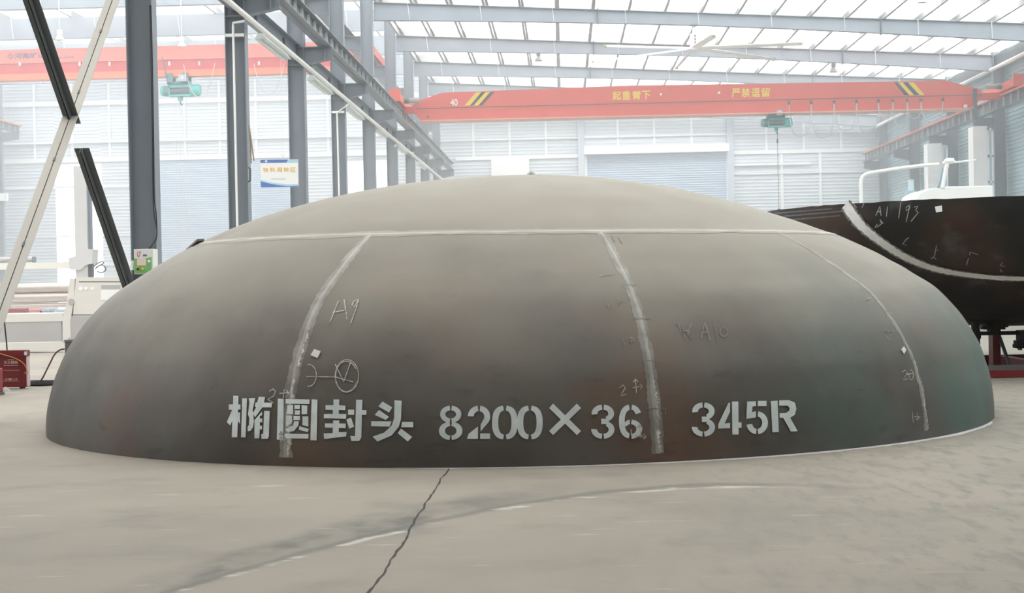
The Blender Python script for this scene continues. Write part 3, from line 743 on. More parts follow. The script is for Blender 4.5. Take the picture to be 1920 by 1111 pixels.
chalkmark([[(1709, 772), (1711, 792)], [(1718, 772), (1719, 788)], [(1713, 780), (1724, 781)], [(1715, 786), (1722, 783)]], .006)
chalkmark([[(1655, 622), (1662, 620), (1668, 630)], [(1664, 624), (1676, 622)], [(1660, 630), (1666, 638)]], .006, chalk2)
for l_ in ([(1613, 540), (1626, 553)], [(1625, 566), (1633, 561)], [(1660, 585), (1675, 592)]): chalkmark([l_], .008, chalk2)
for l_ in ([(1760, 535), (1790, 568), (1815, 605), (1826, 630)], [(1775, 560), (1800, 598), (1812, 620)]): chalkmark([l_], .008, chalk2)
for cxp, cyp in ((1150, 447), (1163, 449)): chalkmark([[(cxp - 4, cyp - 6), (cxp + 3, cyp + 6)]], .006, chalk2)
# paper tag stuck by the left seam, steel tab on the ring weld, loose nut on the crown
paper = pm('paper', (.80, .74, .70), .8, 0, .12, 30)
def patch(pts, name, mat, lift=.01):
    mb = MB(); P = [on_dome(x, y, lift) for x, y in pts]; Q = [on_dome(x, y, .002) for x, y in pts]; n = len(pts)
    mb.add(P + Q, [tuple(range(n))] + [(i, (i + 1) % n, n + (i + 1) % n, n + i) for i in range(n)]); return mb.build(name, mat, head)
patch([(583, 667), (590, 656), (602, 660), (596, 672)], 'paper_tag', paper)
patch([(1689, 657), (1694, 651), (1698, 658), (1694, 665)], 'paper_tag', paper)
tagm = pm('tab_steel', (.20, .17, .15), .5, .4, .2, 20)
q = thing('steel_tab', dome(43.2, -163.5, .01), 'small flat steel tab tacked to the left shoulder of the dome', 'steel tab')
a = dome(43.2, -152, .012); b_ = dome(42.9, -166, .0) + Vector((-.12, 0, .0))
dv = ((b_ - a).normalized() + Vector((0, 0, -.2))).normalized()
c0 = dome(43.2, -158, .022)
MB().bar(c0 - dv * .02, c0 + dv * .36, .06, .018).build('bar', tagm, q)
for s in (.12, .28): MB().cyl(c0 + dv * s, c0 + dv * s + Vector((0, 0, .03)), .02, 8).build('bolt', galv, q)
nt_ = dome(8, -74)
q = tag(MB().lathe([(.0, -.01), (.035, -.01), (.035, .016), (.02, .016), (.02, .026), (0, .026)], nt_, 6).build('nut', galv), 'small pale nut lying on the crown of the dome', 'nut')

# pale strip on the slab along the rim
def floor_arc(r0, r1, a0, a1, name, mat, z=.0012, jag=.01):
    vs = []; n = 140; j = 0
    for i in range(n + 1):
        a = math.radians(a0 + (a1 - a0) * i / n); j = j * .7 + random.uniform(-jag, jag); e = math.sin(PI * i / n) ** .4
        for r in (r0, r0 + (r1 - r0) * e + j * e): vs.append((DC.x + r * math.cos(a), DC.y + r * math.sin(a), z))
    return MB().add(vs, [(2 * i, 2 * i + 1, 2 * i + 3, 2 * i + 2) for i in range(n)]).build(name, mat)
o = floor_arc(4.125, 4.20, -100, -22, 'trim_90', pm('pale_strip', (.66, .63, .63), .8, 0, .15, 12)); o['kind'] = 'structure'

# ------------------------------------------------------------------ second head, bowl side up, on its red stand
BC = Vector(at(1885, 560, Y=20.0)); BC.z = 0; BR, BH, BZ = 3.0, 1.36, 2.0; BF = .12
bowl = thing('dished_head', (BC.x, BC.y, BZ), 'dark steel bowl-shaped head standing rim up behind the dome', 'dished head')
bm_ = bpy.data.materials.new('bowl_plate'); bm_.use_nodes = True
head_mat(bm_, False, ((.010, .010, .010), (.024, .021, .018)), (.06, .028, .016), (.014, .016, .015), rough=.42)
def bowl_pt(t, az, lift=0):
    tr, ar = math.radians(t), math.radians(az)
    return Vector((BC.x + (BR + lift) * math.sin(tr) * math.cos(ar), BC.y + (BR + lift) * math.sin(tr) * math.sin(ar), BZ - BF - (BH + lift) * math.cos(tr)))
def bowl_shell():
    na = 160; rows = [[bowl_pt(t * 90 / 40, 360 * k / na) for k in range(na)] for t in range(1, 41)]
    def rim(k, r, z): a = 2 * PI * k / na; return Vector((BC.x + r * math.cos(a), BC.y + r * math.sin(a), z))
    rj = [random.uniform(-.006, .003) for _ in range(na)]
    rows.append([rim(k, BR, BZ + rj[k]) for k in range(na)]); rows.append([rim(k, BR - .036, BZ + rj[k]) for k in range(na)])
    rows += [[bowl_pt(t * 90 / 40, 360 * k / na, -.036) for k in range(na)] for t in range(40, 0, -2)]
    vs = [bowl_pt(0, 0)] + [p for r in rows for p in r] + [bowl_pt(0, 0, -.036)]; fs = [(0, 1 + (k + 1) % na, 1 + k) for k in range(na)]
    for i in range(len(rows) - 1):
        a = 1 + i * na
        fs += [(a + k, a + (k + 1) % na, a + na + (k + 1) % na, a + na + k) for k in range(na)]
    a = 1 + (len(rows) - 1) * na; fs += [(a + k, a + (k + 1) % na, len(vs) - 1) for k in range(na)]
    return MB().add(vs, fs)
bowl_shell().build('shell', bm_, bowl, smooth=True)
def bowl_hit(px, py, lift=.004):
    d = ray(px, py); C = Vector((BC.x, BC.y, BZ - BF)); o = EYE - C; a, b = BR + lift, BH + lift
    oo = Vector((o.x / a, o.y / a, o.z / b)); dd = Vector((d.x / a, d.y / a, d.z / b)); A = dd.dot(dd); B = dd.dot(oo); q = B * B - A * (oo.dot(oo) - 1)
    P = o + d * ((-B - math.sqrt(max(q, 0))) / A)
    if P.z > 0:
        A = d.x ** 2 + d.y ** 2; B = d.x * o.x + d.y * o.y; q = B * B - A * (o.x ** 2 + o.y ** 2 - a * a)
        P = o + d * ((-B - math.sqrt(max(q, 0))) / A); P.z = min(P.z, BF)
    return C + P
def bnrm(p):
    q = p - Vector((BC.x, BC.y, BZ - BF)); return Vector((q.x / BR ** 2, q.y / BR ** 2, min(0, q.z) / BH ** 2)).normalized()
def bowl_curve(pts, w, name, mat, lift=.006):
    P = [bowl_hit(x, y, lift) for x, y in dense(pts, 5)]; mb = MB(); vs = []
    for i, p in enumerate(P):
        d = P[min(i + 1, len(P) - 1)] - P[max(i - 1, 0)]; k = i / (len(P) - 1); ww = (w[0] + (w[1] - w[0]) * k) * random.uniform(.85, 1.15)
        sd = d.normalized().cross(bnrm(p)).normalized() * ww / 2; vs += [p - sd, p + sd]
    return mb.add(vs, [(2 * i, 2 * i + 1, 2 * i + 3, 2 * i + 2) for i in range(len(P) - 1)]).build(name, mat, bowl)
def smooth_curve(pts, n=10):
    out = []
    P = [pts[0]] + pts + [pts[-1]]
    for i in range(1, len(P) - 2):
        p0, p1, p2, p3 = P[i - 1:i + 3]
        for k in range(n):
            t = k / n
            out.append(tuple(.5 * (2 * p1[c] + (p2[c] - p0[c]) * t + (2 * p0[c] - 5 * p1[c] + 4 * p2[c] - p3[c]) * t * t + (3 * p1[c] - p0[c] - 3 * p2[c] + p3[c]) * t ** 3) for c in range(2)))
    return out + [pts[-1]]
SC = [(1585, 383), (1598, 402), (1618, 426), (1650, 452), (1690, 478), (1732, 497), (1775, 509), (1830, 517), (1875, 521), (1935, 522), (2000, 515), (2070, 498), (2135, 467), (2180, 428), (2212, 372)]
wb = bowl_curve(smooth_curve(SC), (.17, .06), 'weld_seam', pm('bowl_weld_edge', (.20, .19, .18), .6, 0, .4, 18), .004)
bowl_curve(smooth_curve(SC), (.12, .05), 'weld_bead', pm('bowl_weld', (.85, .84, .83), .6, 0, .2, 10), .007)
bs = lambda x, y: bowl_hit(x, y, .006)
for lines in ([[(1642, 404), (1650, 386), (1652, 404)], [(1645, 397), (1652, 396)], [(1664, 387), (1662, 406)]], [[(1689, 379), (1685, 409)], [(1705, 385), (1699, 388), (1699, 395), (1706, 390), (1706, 384), (1699, 416)], [(1714, 388), (1721, 386), (1717, 394), (1722, 398), (1708, 415)]],
              [[(1650, 411), (1653, 419), (1644, 426)], [(1640, 427), (1645, 420)], [(1650, 412), (1656, 419)]], [[(1600, 381), (1606, 389)], [(1620, 381), (1616, 389)]], [[(1704, 445), (1698, 450), (1692, 458), (1699, 459)]],
              [[(1756, 460), (1752, 480), (1746, 485)], [(1750, 482), (1756, 486)], [(1754, 468), (1760, 469)]], [[(1818, 478), (1819, 472), (1834, 477)], [(1816, 484), (1812, 497)]], [[(1880, 492), (1875, 498), (1884, 499)], [(1876, 505), (1878, 510)]]):
    chalkmark(lines, .009, pm('chalk_bowl', (.40, .40, .39), .7, 0, .3, 30), bs, bnrm, bowl)
P4 = [bowl_hit(x, y, .012) for x, y in ((1753, 387), (1766, 385), (1767, 396), (1755, 398))]; Q4 = [bowl_hit(x, y, .002) for x, y in ((1753, 387), (1766, 385), (1767, 396), (1755, 398))]
MB().add(P4 + Q4, [(0, 1, 2, 3), (0, 1, 5, 4), (1, 2, 6, 5), (2, 3, 7, 6), (3, 0, 4, 7)]).build('sticker', white, bowl)
# scraped band under the rim
for yy in ((1470, 405, 1578, 396), (1452, 400, 1560, 391), (1480, 412, 1575, 404)):
    bowl_curve([(yy[0], yy[1]), (yy[2], yy[3])], (.02, .012), 'scrape_mark', pm('scrape', (.13, .125, .125), .5, 0, .6, 12), .004)
# stand
st = thing('turning_stand', (BC.x, BC.y, 0), 'red welded floor stand with black clamps under the dark bowl', 'stand')
yb = at(1890, 708, Z=0).y
xl = BC.x - 1.5; xr = BC.x + 1.5
def zat(py, Y, px=1885): return at(px, py, Y=Y).z
MB().box(xl, xr, yb, yb + .1, 0, zat(694, yb)).build('base_beam', standred, st)
MB().box(xl, xr, yb + .55, yb + .65, .0, .11).build('base_beam', pm('stand_grey', (.25, .25, .25), .5, 0, .15, 6), st)
MB().box(xl, xr, yb + 2.5, yb + 2.6, 0, .13).build('base_beam', standred, st)
for x in (xl, xr - .1, BC.x + .05): MB().box(x, x + .1, yb + .1, yb + 2.5, 0, .12).build('base_beam', standred, st)
px = at(1865, 660, Y=yb + 1.3); hw = 7 * (yb + 1.3) / FOC
MB().box(px.x - hw, px.x + hw, yb + 1.2, yb + 1.4, .0, .56).build('post', standred, st)
MB().bar(at(1873, 628, Y=yb + 1.25), at(1893, 684, Y=yb + .7), .035, .03).build('brace', steel_dark, st)
MB().box(xl, xr, yb + 1.1, yb + 1.18, .44, .485).build('cross_bar', black, st)
clampm = pm('clamp_black', (.015, .015, .016), .7, 0, .3, 20)
YCB = yb + 1.1
def px_lump(rects, name):
    m = MB()
    for k, (x0, y0, x1, y1) in enumerate(rects):
        a = at(x0, y0, Y=YCB); b = at(x1, y1, Y=YCB); m.box(a.x, b.x, YCB - .06 + .01 * k, YCB + .12 - .008 * k, b.z, a.z)
    return m.build(name, clampm, st)
px_lump([(1826, 600, 1833, 640), (1831, 606, 1836, 646), (1829, 622, 1838, 634), (1833, 640, 1837, 652), (1824, 604, 1830, 622)], 'clamp')
px_lump([(1855, 604, 1874, 626), (1848, 606, 1858, 616), (1842, 611, 1850, 617), (1872, 607, 1884, 617), (1882, 608, 1890, 613), (1860, 602, 1870, 610)], 'roller_block')
px_lump([(1910, 619, 1930, 640), (1905, 638, 1930, 652), (1903, 645, 1910, 652), (1912, 650, 1915, 656)], 'clamp')

# ------------------------------------------------------------------ cross brace in the column row
def brace_member(p0, p1, name, mat, parent, dark=False):
    """two angles back to back with a slot between them; the outstanding legs lie across the hall"""
    p0 = Vector(p0); p1 = Vector(p1); d = (p1 - p0).normalized(); X = Vector((1, 0, 0)); n = X.cross(d).normalized()
    if n.y > 0: n = -n                              # n looks towards the camera side
    m = MB(); k = 1 if dark else -1
    for s_, off in ((-1, -.045), (1, .045)):
        m.bar(p0 + X * off, p1 + X * off, .078, .009, tuple(n))
        e = X * (s_ * .0105) + n * (k * .036)
        m.bar(p0 + e, p1 + e, .009, .068, tuple(n))
    o = m.build(name, mat, parent)
    for t in ((.12, .3, .46, .62, .8) if not dark else (.35, .7)):
        c = p0.lerp(p1, t); MB().bar(c - d * .03, c + d * .03, .02, .03, tuple(n)).build('packing_plate', steel_dark, o)
    MB().bar(p0 - n * .012 * (1 if not dark else -.0), p1 - n * .012 * (1 if not dark else -.0), .012, .004, tuple(n)).build('slot_strip', black, o)  # black strip filling the slot between the two angles
xb = thing('cross_brace', (-5.35, 17.2, 3.1), 'big X-shaped brace of two steel struts, one coloured as lit, one as shaded, at the left edge', 'brace')
XB = -5.33
A0 = at(211, 0, X=XB); A1 = at(-4, 592, X=XB); dd_ = (A1 - A0) / (A1.y - A0.y)
a0 = A0 + dd_ * (FR[1] - .05 - A0.y); a1 = A0 + dd_ * (FR[0] + .30 - A0.y)
brace_member(a0, a1, 'lit_strut', brace_lit, xb)
B0 = at(58, 0, X=XB); B1 = at(237, 523, X=XB); de = (B1 - B0) / (B1.y - B0.y)
b0 = B0 + de * (FR[0] + .30 - B0.y); b1 = B0 + de * (FR[1] - .05 - B0.y); bm0 = at(137, 222, X=XB); bm1 = at(152, 232, X=XB)
kx = (bm0.y - b0.y) / (b1.y - b0.y); ky = (bm1.y - b0.y) / (b1.y - b0.y)
brace_member(b0, b0.lerp(b1, kx), 'shaded_strut', steel_dark, xb, True)  # same kind of strut, its downward-facing shade put into the dark colour
brace_member(b0.lerp(b1, ky), b1, 'shaded_strut', steel_dark, xb, True)
for p in (a0, a1, b0, b1):
    s = 1 if p.y > 17 else -1
    MB().box(XB - .006, XB + .006, p.y - .22 if s > 0 else p.y - .28, p.y + .25 if s > 0 else p.y + .2, p.z - .25, p.z + .25).build('gusset_plate', steel, xb)

# ------------------------------------------------------------------ long pipe, drop pipes, tube lights, cables
XP = -5.04
pz = at(560, 111.8, X=XP).z
tag(MB().tube([(XP, 20, pz), (XP, 69.1, pz)], .045, 12).build('supply_pipe', white, smooth=True), 'long white pipe along the left columns under the crane runway', 'pipe')
dl = {2: 'thin white drop pipe on the second column', 4: 'thin white drop pipe on the fourth column', 7: 'thin pale drop pipe on the seventh column'}
for k, pts in {2: [(457, 38), (457, 40), (437, 43), (437, 50), (445, 440)], 4: [(646, 206), (632, 211), (637, 380)], 7: [(741, 273), (735, 275), (735, 372)]}.items():
    P = [at(x, y, Y=FR[k] - .03) for x, y in pts]; P[-1] = Vector((P[-1].x, P[-1].y, .02)) if k == 2 else Vector((P[-1].x, P[-1].y, .02))
    P[0] = Vector((XP, FR[k] - .03, pz)) if k != 2 else P[0]
    tag(MB().tube(P, .02, 8).build('drop_pipe', white, smooth=True), dl[k], 'pipe')
fix = pm('light_housing', (.72, .80, .79), .5, 0, .06, 4)
for i, ((x0, y0), (x1, y1)) in enumerate([((480, 64), (536, 105)), ((594, 155), (618, 172)), ((656, 204), (678, 221)), ((704, 239), (723, 255)), ((748, 276), (759, 284)), ((779, 299), (797, 316))]):
    k = i + 3 if i else 3
    pA = at(x0, y0, X=-5.2); pB = at(x1, y1, X=-5.2); ye = pB.y; p = Vector((-5.2, ye, (pA.z + pB.z) / 2 - .05))
    r = thing('tube_light', (p.x, ye - 1.3, p.z), 'long tube light under the white pipe, just before the %s column' % ORD[[2, 3, 4, 5, 6, 7][i]], 'light', 'tube lights along the left columns')
    MB().xz([(p.x - .10, p.z), (p.x + .10, p.z), (p.x + .04, p.z + .10), (p.x - .04, p.z + .10)], ye - 2.6, ye).build('housing', fix, r)
    MB().tube([(p.x, ye - 2.5, p.z - .02), (p.x, ye - .1, p.z - .02)], .018, 8).build('tube', white, r, True)
    for yy in (ye - 2.2, ye - .4): MB().box(p.x - .01, p.x + .01, yy - .01, yy + .01, p.z + .10, 5.80).box(-5.36, p.x + .01, yy - .01, yy + .01, 5.775, 5.79).build('hanger', galv, r)
# cables hanging down the first column
r = thing('cable', (-5.2, 20.05, 2.4), 'dark cables running down the thick front column to the control box', 'cable')
for off, pts in ((0, [(283, 10), (286, 120), (288, 250), (289, 365), (293, 400), (294, 440), (288, 455), (279, 466)]), (1, [(281, 10), (285, 200), (287, 362), (289, 400), (294, 428), (293, 448), (285, 460), (281, 466)])):
    MB().tube([at(x, y, Y=20.06 - .012 * off) for x, y in smooth_curve(pts, 6)], .007, 6).build('strand', black, r, True)
# rope and iron handle on the second column
r = thing('wooden_pole', at(470, 270, Y=26.0), 'thin brown pole leaning on the second column beside a hung rope', 'pole')
MB().tube([at(467, 236, Y=26.03), at(471, 262, Y=26.0), at(476, 301, Y=25.95)], .012, 8).build('shaft', pm('pole_brown', (.30, .22, .14), .7, 0, .2, 12), r, True)
MB().tube([at(467, 240, Y=26.04), at(470, 270, Y=26.0), at(471, 306, Y=25.98)], .009, 8).build('rope', pm('rope_brown', (.22, .17, .12), .8, 0, .2, 20), r, True)
q = MB().tube([at(466, 314, Y=26.05), at(469, 316, Y=26.0), at(469, 338, Y=26.0), at(466, 340, Y=26.05)], .018, 8).build('iron_handle', steel_dark, smooth=True)
tag(q, 'dark iron handle fixed to the side of the second column', 'handle')

# ------------------------------------------------------------------ green control box
def front_poly(mb, pts, Y, thick=.003):
    P = [at(x, y, Y=Y) for x, y in pts]; mb.prism(P, (0, thick, 0)); return mb
YC = 19.86
r = thing('control_box', at(268, 490, Y=YC), 'white and green control box on the thick front column marked L7', 'control box')
c0 = at(250.5, 467, Y=YC); c1 = at(288, 513, Y=YC)
MB().box(c0.x, c1.x, YC, YC + .23, c1.z, c0.z).build('body', pm('box_white', (.78, .80, .76), .45, 0, .04, 6), r, bevel=.006)
gm = pm('box_green', (.22, .50, .18), .45, 0, .10, 5)
front_poly(MB(), [(251, 484), (258, 484.8), (268, 485), (276, 483.5), (284, 481), (284.2, 502.5), (284, 512), (251.3, 512)], YC - .004).build('green_panel', gm, r)
front_poly(MB(), [(257, 485), (273.7, 485), (273.9, 497.3), (257, 497.3)], YC - .008).build('paper_notice', pm('pink_paper', (.85, .66, .60), .8, 0, .1, 40), r)
front_poly(MB(), [(268, 476.8), (275, 476.8), (275, 479.6), (268, 479.6)], YC - .006).build('display', pm('display_dark', (.12, .12, .2), .3), r)
front_poly(MB(), [(277, 487), (281.5, 487), (281.5, 491.5), (277, 491.5)], YC - .014, .012).build('lock_plate', white, r)
for (x, y, m_) in ((258.6, 501, pm('knob_orange', (.75, .35, .08), .4)), (259, 504, black), (268, 503.5, yellow)):
    p = at(x, y, Y=YC); MB().cyl(p + Vector((0, -.028, 0)), p, .014, 12).build('knob', m_, r, True)
text('L7', .06, at(257.8, 480.6, Y=YC - .002), 'lettering', pm('letter_pink', (.75, .08, .16), .5), r, width=.041, thick=.02, depth=.0008)
p = at(249.5, 497, Y=YC + .05); MB().box(p.x - .02, p.x, YC + .03, YC + .12, p.z - .06, p.z + .06).build('side_switch', white, r)
MB().box(c0.x + .02, c1.x - .02, YC + .20, FR[1] + .12, c1.z + .05, c0.z - .05).build('mounting_plate', steel_dark, r)

# ------------------------------------------------------------------ hanging sign
YS = 30.0
r = thing('hanging_sign', at(523, 325, Y=YS), 'white and blue area sign with orange writing hanging before the third column', 'sign')
board = [(488, 299.5), (558.6, 298.5), (559.6, 350), (489.5, 351.5)]
front_poly(MB(), board, YS, .02).build('board', pm('sign_white', (.90, .90, .90), .45, 0, .03, 3), r)
sb = pm('sign_blue', (.10, .20, .52), .45, 0, .05, 3); sl = pm('sign_light_blue', (.42, .68, .82), .45, 0, .05, 3)
front_poly(MB(), [(488.2, 299.6), (540, 299), (537.3, 304.5), (488.3, 305)], YS - .004).build('header_band', sb, r)
front_poly(MB(), [(540, 299), (558.4, 298.8), (558.6, 304.3), (537.3, 304.5)], YS - .004).build('header_tip', sl, r)
sw = [(488.5 + i * 5.9, 339.5 + 9.6 * (1 - (1 - i / 12) ** 2.2) * (1 - .0 * i) - (1.5 * max(0, i - 9) / 3)) for i in range(13)]
front_poly(MB(), [(x, y - 3.2) for x, y in sw] + [(x, y) for x, y in reversed(sw)], YS - .003).build('light_swoosh', sl, r)
front_poly(MB(), sw + [(559.4, 349.8), (489.5, 351.2)], YS - .004).build('footer_swoosh', sb, r)
front_poly(MB(), [(496, 302), (499, 299.8), (502, 302), (499, 304.6)], YS - .006).build('logo', letter_w, r)
for i, ch_ in enumerate('物料周转区'): text(ch_, .085, at(493.3 + i * 12.9, 322.6 - .1 * i, Y=YS - .002), 'lettering', pm('sign_orange', (.92, .58, .16), .5), r, width=.098, thick=.02, depth=.0008)
for i in range(9):
    x = 509 + i * 3; front_poly(MB(), [(x, 335), (x + 1.8, 335), (x + 1.8, 336), (x, 336)], YS - .003).build('small_print', letter_b, r)
P = at(530.5, 299, Y=YS + .01); MB().cyl(P, (P.x, P.y, 5.78), .004, 6).build('hanging_wire', galv, r)
MB().tube([at(527, 289, Y=YS + .01), at(530.5, 296, Y=YS + .01), at(534, 289, Y=YS + .01)], .012, 6).build('hook', galv, r, True)

# ------------------------------------------------------------------ overhead cranes
def box_poly(name, pts, Y, mat, parent, th=.004):
    return front_poly(MB(), pts, Y, th).build(name, mat, parent)
YG = 47.25
cr = thing('overhead_crane', (4, YG, 6.06), 'red overhead crane girder with yellow slogan and striped ends, spanning the main hall', 'overhead crane')
gp = [at(x, y, Y=YG) for x, y in ((789, 226), (1818, 203.2), (1832, 192), (1842, 180), (1839, 167), (1774, 151), (1180, 160.5), (830, 173.5), (778, 191), (770.6, 204))]
MB().prism(gp, (0, .5, 0)).build('girder', red, cr)
MB().prism([gp[0] + Vector((0, -.14, 0)), gp[1] + Vector((0, -.14, 0)), gp[1] + Vector((0, -.14, -.03)), gp[0] + Vector((0, -.14, -.03))], (0, .78, 0)).build('bottom_flange', pm('flange_lit_red', (.80, .45, .38), .5), cr)  # paler red: light on the lower flange is painted in
t0_, t1_, b0_, b1_ = 172.9, 172.9, 197.7, 197.7
Ls = [(871.1, 892.8), (881.5, 902.6), (888, 910), (897, 918.8), (904.2, 926.9)]
for i in range(4):
    box_poly('hazard_stripe', [(Ls[i][0], 197.7), (Ls[i + 1][0], 197.4), (Ls[i + 1][1], 172.4), (Ls[i][1], 172.9)], YG - .006, (yellow, navy)[i % 2], cr)
Rs = [(1676, 1696), (1684, 1705), (1692.8, 1714), (1702.5, 1724), (1713, 1733.6)]
for i in range(4):
    box_poly('hazard_stripe', [(Rs[i][0], 154.6), (Rs[i + 1][0], 154.2), (Rs[i + 1][1], 177.7), (Rs[i][1], 178.2)], YG - .006, (navy, yellow)[i % 2], cr)
ta = at(1000, 200, Y=YG); tb = at(1400, 191.3, Y=YG)
def ltext(s, x0, x1, yb, h, Y, mat, thick, name='lettering', parent=None):
    a = at(x0, yb, Y=Y); b = at(x1, yb, Y=Y)
    return text(s, h * Y / FOC, Vector((a.x, Y - .004, a.z)), name, mat, parent, width=b.x - a.x, thick=thick, depth=.001)
ltext('40', 845, 858, 198, 12, YG, letter_w, .02, parent=cr)
for s, xs, yb in (('起重臂下', (1149, 1166.6, 1186, 1204), 187.4), ('严禁逗留', (1372.5, 1390.5, 1409.5, 1428), 182.2)):
    for i, ch_ in enumerate(s): ltext(ch_, xs[i], xs[i] + 15.4, yb - i * .35, 15.8, YG, letter_y, .022, parent=cr)
w0 = at(780, 204, Y=YG); w1 = at(1840, 178, Y=YG)
MB().cyl((w0.x, YG - .06, w0.z), (w1.x, YG - .06, w1.z), .012, 6).build('festoon_wire', steel_dark, cr)
for (x, y) in ((1239, 177), (1348, 174), (803, 219)):
    p = at(x, y, Y=YG); MB().cyl(p + Vector((0, -.05, 0)), p, .035, 10).build('bolt_head', white if y < 200 else steel_dark, cr)
loopm = pm('cable_pale', (.62, .60, .60), .6, 0, .1, 8)
fx = [1479, 1521, 1564, 1606, 1647, 1674, 1701, 1727, 1768]
for i, x in enumerate(fx):
    p = at(x, 192 - (x - 1479) * .021, Y=YG - .09)
    tr_ = MB().box(p.x - .03, p.x + .03, YG - .13, YG - .05, p.z - .06, p.z + .03).build('festoon_trolley', steel_dark, cr)
    if i < len(fx) - 1:
        p2 = at(fx[i + 1], 192 - (fx[i + 1] - 1479) * .021, Y=YG - .09); sag = (.95, 1.0, .8, .9, .5, .75, .5, .6)[i]
        pts = []
        for j in range(15):
            u = j / 14; pts.append((p.x + (p2.x - p.x) * (u + .10 * math.sin(2 * PI * u) * -1), YG - .09, p.z - .05 - sag * (1 - abs(2 * u - 1) ** 2.6)))
        MB().tube(pts, .014, 6).build('cable_loop', loopm, cr, True)
motm = pm('motor_grey', (.42, .36, .34), .5, 0, .1, 8); motg = pm('motor_green', (.12, .22, .18), .5, 0, .1, 8)
for side, X, lab in ((-1, -4.77, 'l'), (1, 13.1, 'r')):
    e = MB().box(X - .16, X + .16, YG - 1.5, YG + 2.0, 6.47, 6.70).build('end_carriage', red, cr)
    for yy in (YG - 1.2, YG + 1.7): MB().cyl((X - .06, yy, 6.50), (X + .06, yy, 6.50), .09, 16).build('wheel', steel_dark, e, True)
    MB().box(X - .17, X + .17, YG - 1.52, YG - 1.42, 6.47, 6.82).build('buffer_plate', red, e)
    xi = X - side * .16; xo = X - side * .62
    MB().cyl((xi, YG - .25, 6.62), (xo, YG - .25, 6.62), .075, 14).build('drive_motor', motm, e, True)
    MB().cyl((xi, YG - .25, 6.62), (xi - side * .14, YG - .25, 6.62), .09, 14).build('gear_case', motg, e, True)
    MB().box(min(X, gp[0].x if side < 0 else gp[2].x), max(X, gp[0].x if side < 0 else gp[2].x), YG + .02, YG + .48, 6.30, 6.47).build('end_joint', red, cr)
p = at(1828, 176, Y=YG - .2); MB().box(p.x - .05, p.x + .05, YG - .25, YG - .15, p.z - .75, p.z + .15).build('collector_post', steel_dark, cr)
p = at(1810, 199, Y=YG); MB().box(p.x - .05, p.x + .05, YG - .02, YG, p.z - .04, p.z + .05).build('id_plate', white, cr)

# left-bay crane
YL = 52.0
c2 = thing('overhead_crane', (-15, YL, 8.2), 'higher red overhead crane girder with blue maker writing in the left bay', 'overhead crane')
g2 = [at(x, y, Y=YL) for x, y in ((703, 144), (721, 141), (721, 133), (702, 125), (682, 108), (655, 86))]
zt2 = 9.2; zb2 = 8.19
MB().xz([(-23.9, zb2 + .55), (-6.2, zb2 + .55), (g2[3].x, g2[3].z), (g2[4].x, g2[4].z), (g2[5].x, zt2), (-23.9, zt2)], YL, YL + .5).build('girder', pm('crane_red_pale', (.84, .24, .19), .5, 0, .05, 1), c2)
MB().xz([(-23.9, zb2 + .20), (g2[0].x, zb2 + .2), (g2[1].x, g2[1].z + .05), (g2[2].x, g2[2].z), (g2[3].x, g2[3].z), (-6.2, zb2 + .56), (-23.9, zb2 + .56)], YL + .06, YL + .44).build('lower_web', red_dk, c2)
MB().xz([(-23.9, zb2), (g2[0].x, zb2), (g2[0].x, zb2 + .21), (-23.9, zb2 + .21)], YL + .02, YL + .48).build('bottom_flange', orange, c2)
ltext('河南矿山', 27, 84, 110.3, 10.5, YL, letter_b, .015, parent=c2)
ltext('HENAN MINE', 88, 139, 110.3, 3.4, YL, letter_b, .01, parent=c2)
lg = MB(); q0 = [at(x, y, Y=YL) for x, y in ((14.5, 105.5), (19.7, 99.8), (24.9, 105.5), (19.7, 111))]
for i in range(4): lg.bar(q0[i] - Vector((0, .004, 0)), q0[(i + 1) % 4] - Vector((0, .004, 0)), .016, .006, (0, 1, 0))
qa = at(19.7, 103, Y=YL); qb = at(19.7, 108, Y=YL); lg.bar(qa - Vector((.03, .004, 0)), qb - Vector((-.02, .004, 0)), .02, .006, (0, 1, 0))
lg.build('logo', letter_b, c2)
for X in (-6.05, -23.7):
    e = MB().box(X - .16, X + .16, YL - 1.5, YL + 2.0, 8.53, 8.78).build('end_carriage', red, c2)
    for yy in (YL - 1.2, YL + 1.7): MB().cyl((X - .06, yy, 8.56), (X + .06, yy, 8.56), .09, 14).build('wheel', steel_dark, e, True)
for i in range(10):
    p = at(38 + 56 * i, 119.5 - .2 * i, Y=YL); tr_ = MB().box(p.x - .03, p.x + .03, YL - .06, YL, p.z - .08, p.z + .05).build('festoon_trolley', galv, c2)
for (xa, xb_, sag) in ((476, 533, 1.0), (344, 403, 1.1)):
    p = at(xa, 120, Y=YL - .05); p2 = at(xb_, 119, Y=YL - .05)
    MB().tube([(p.x + (p2.x - p.x) * j / 12, YL - .05, p.z - sag * (1 - abs(j / 6 - 1) ** 2.4)) for j in range(13)], .012, 6).build('cable_loop', loopm, c2, True)

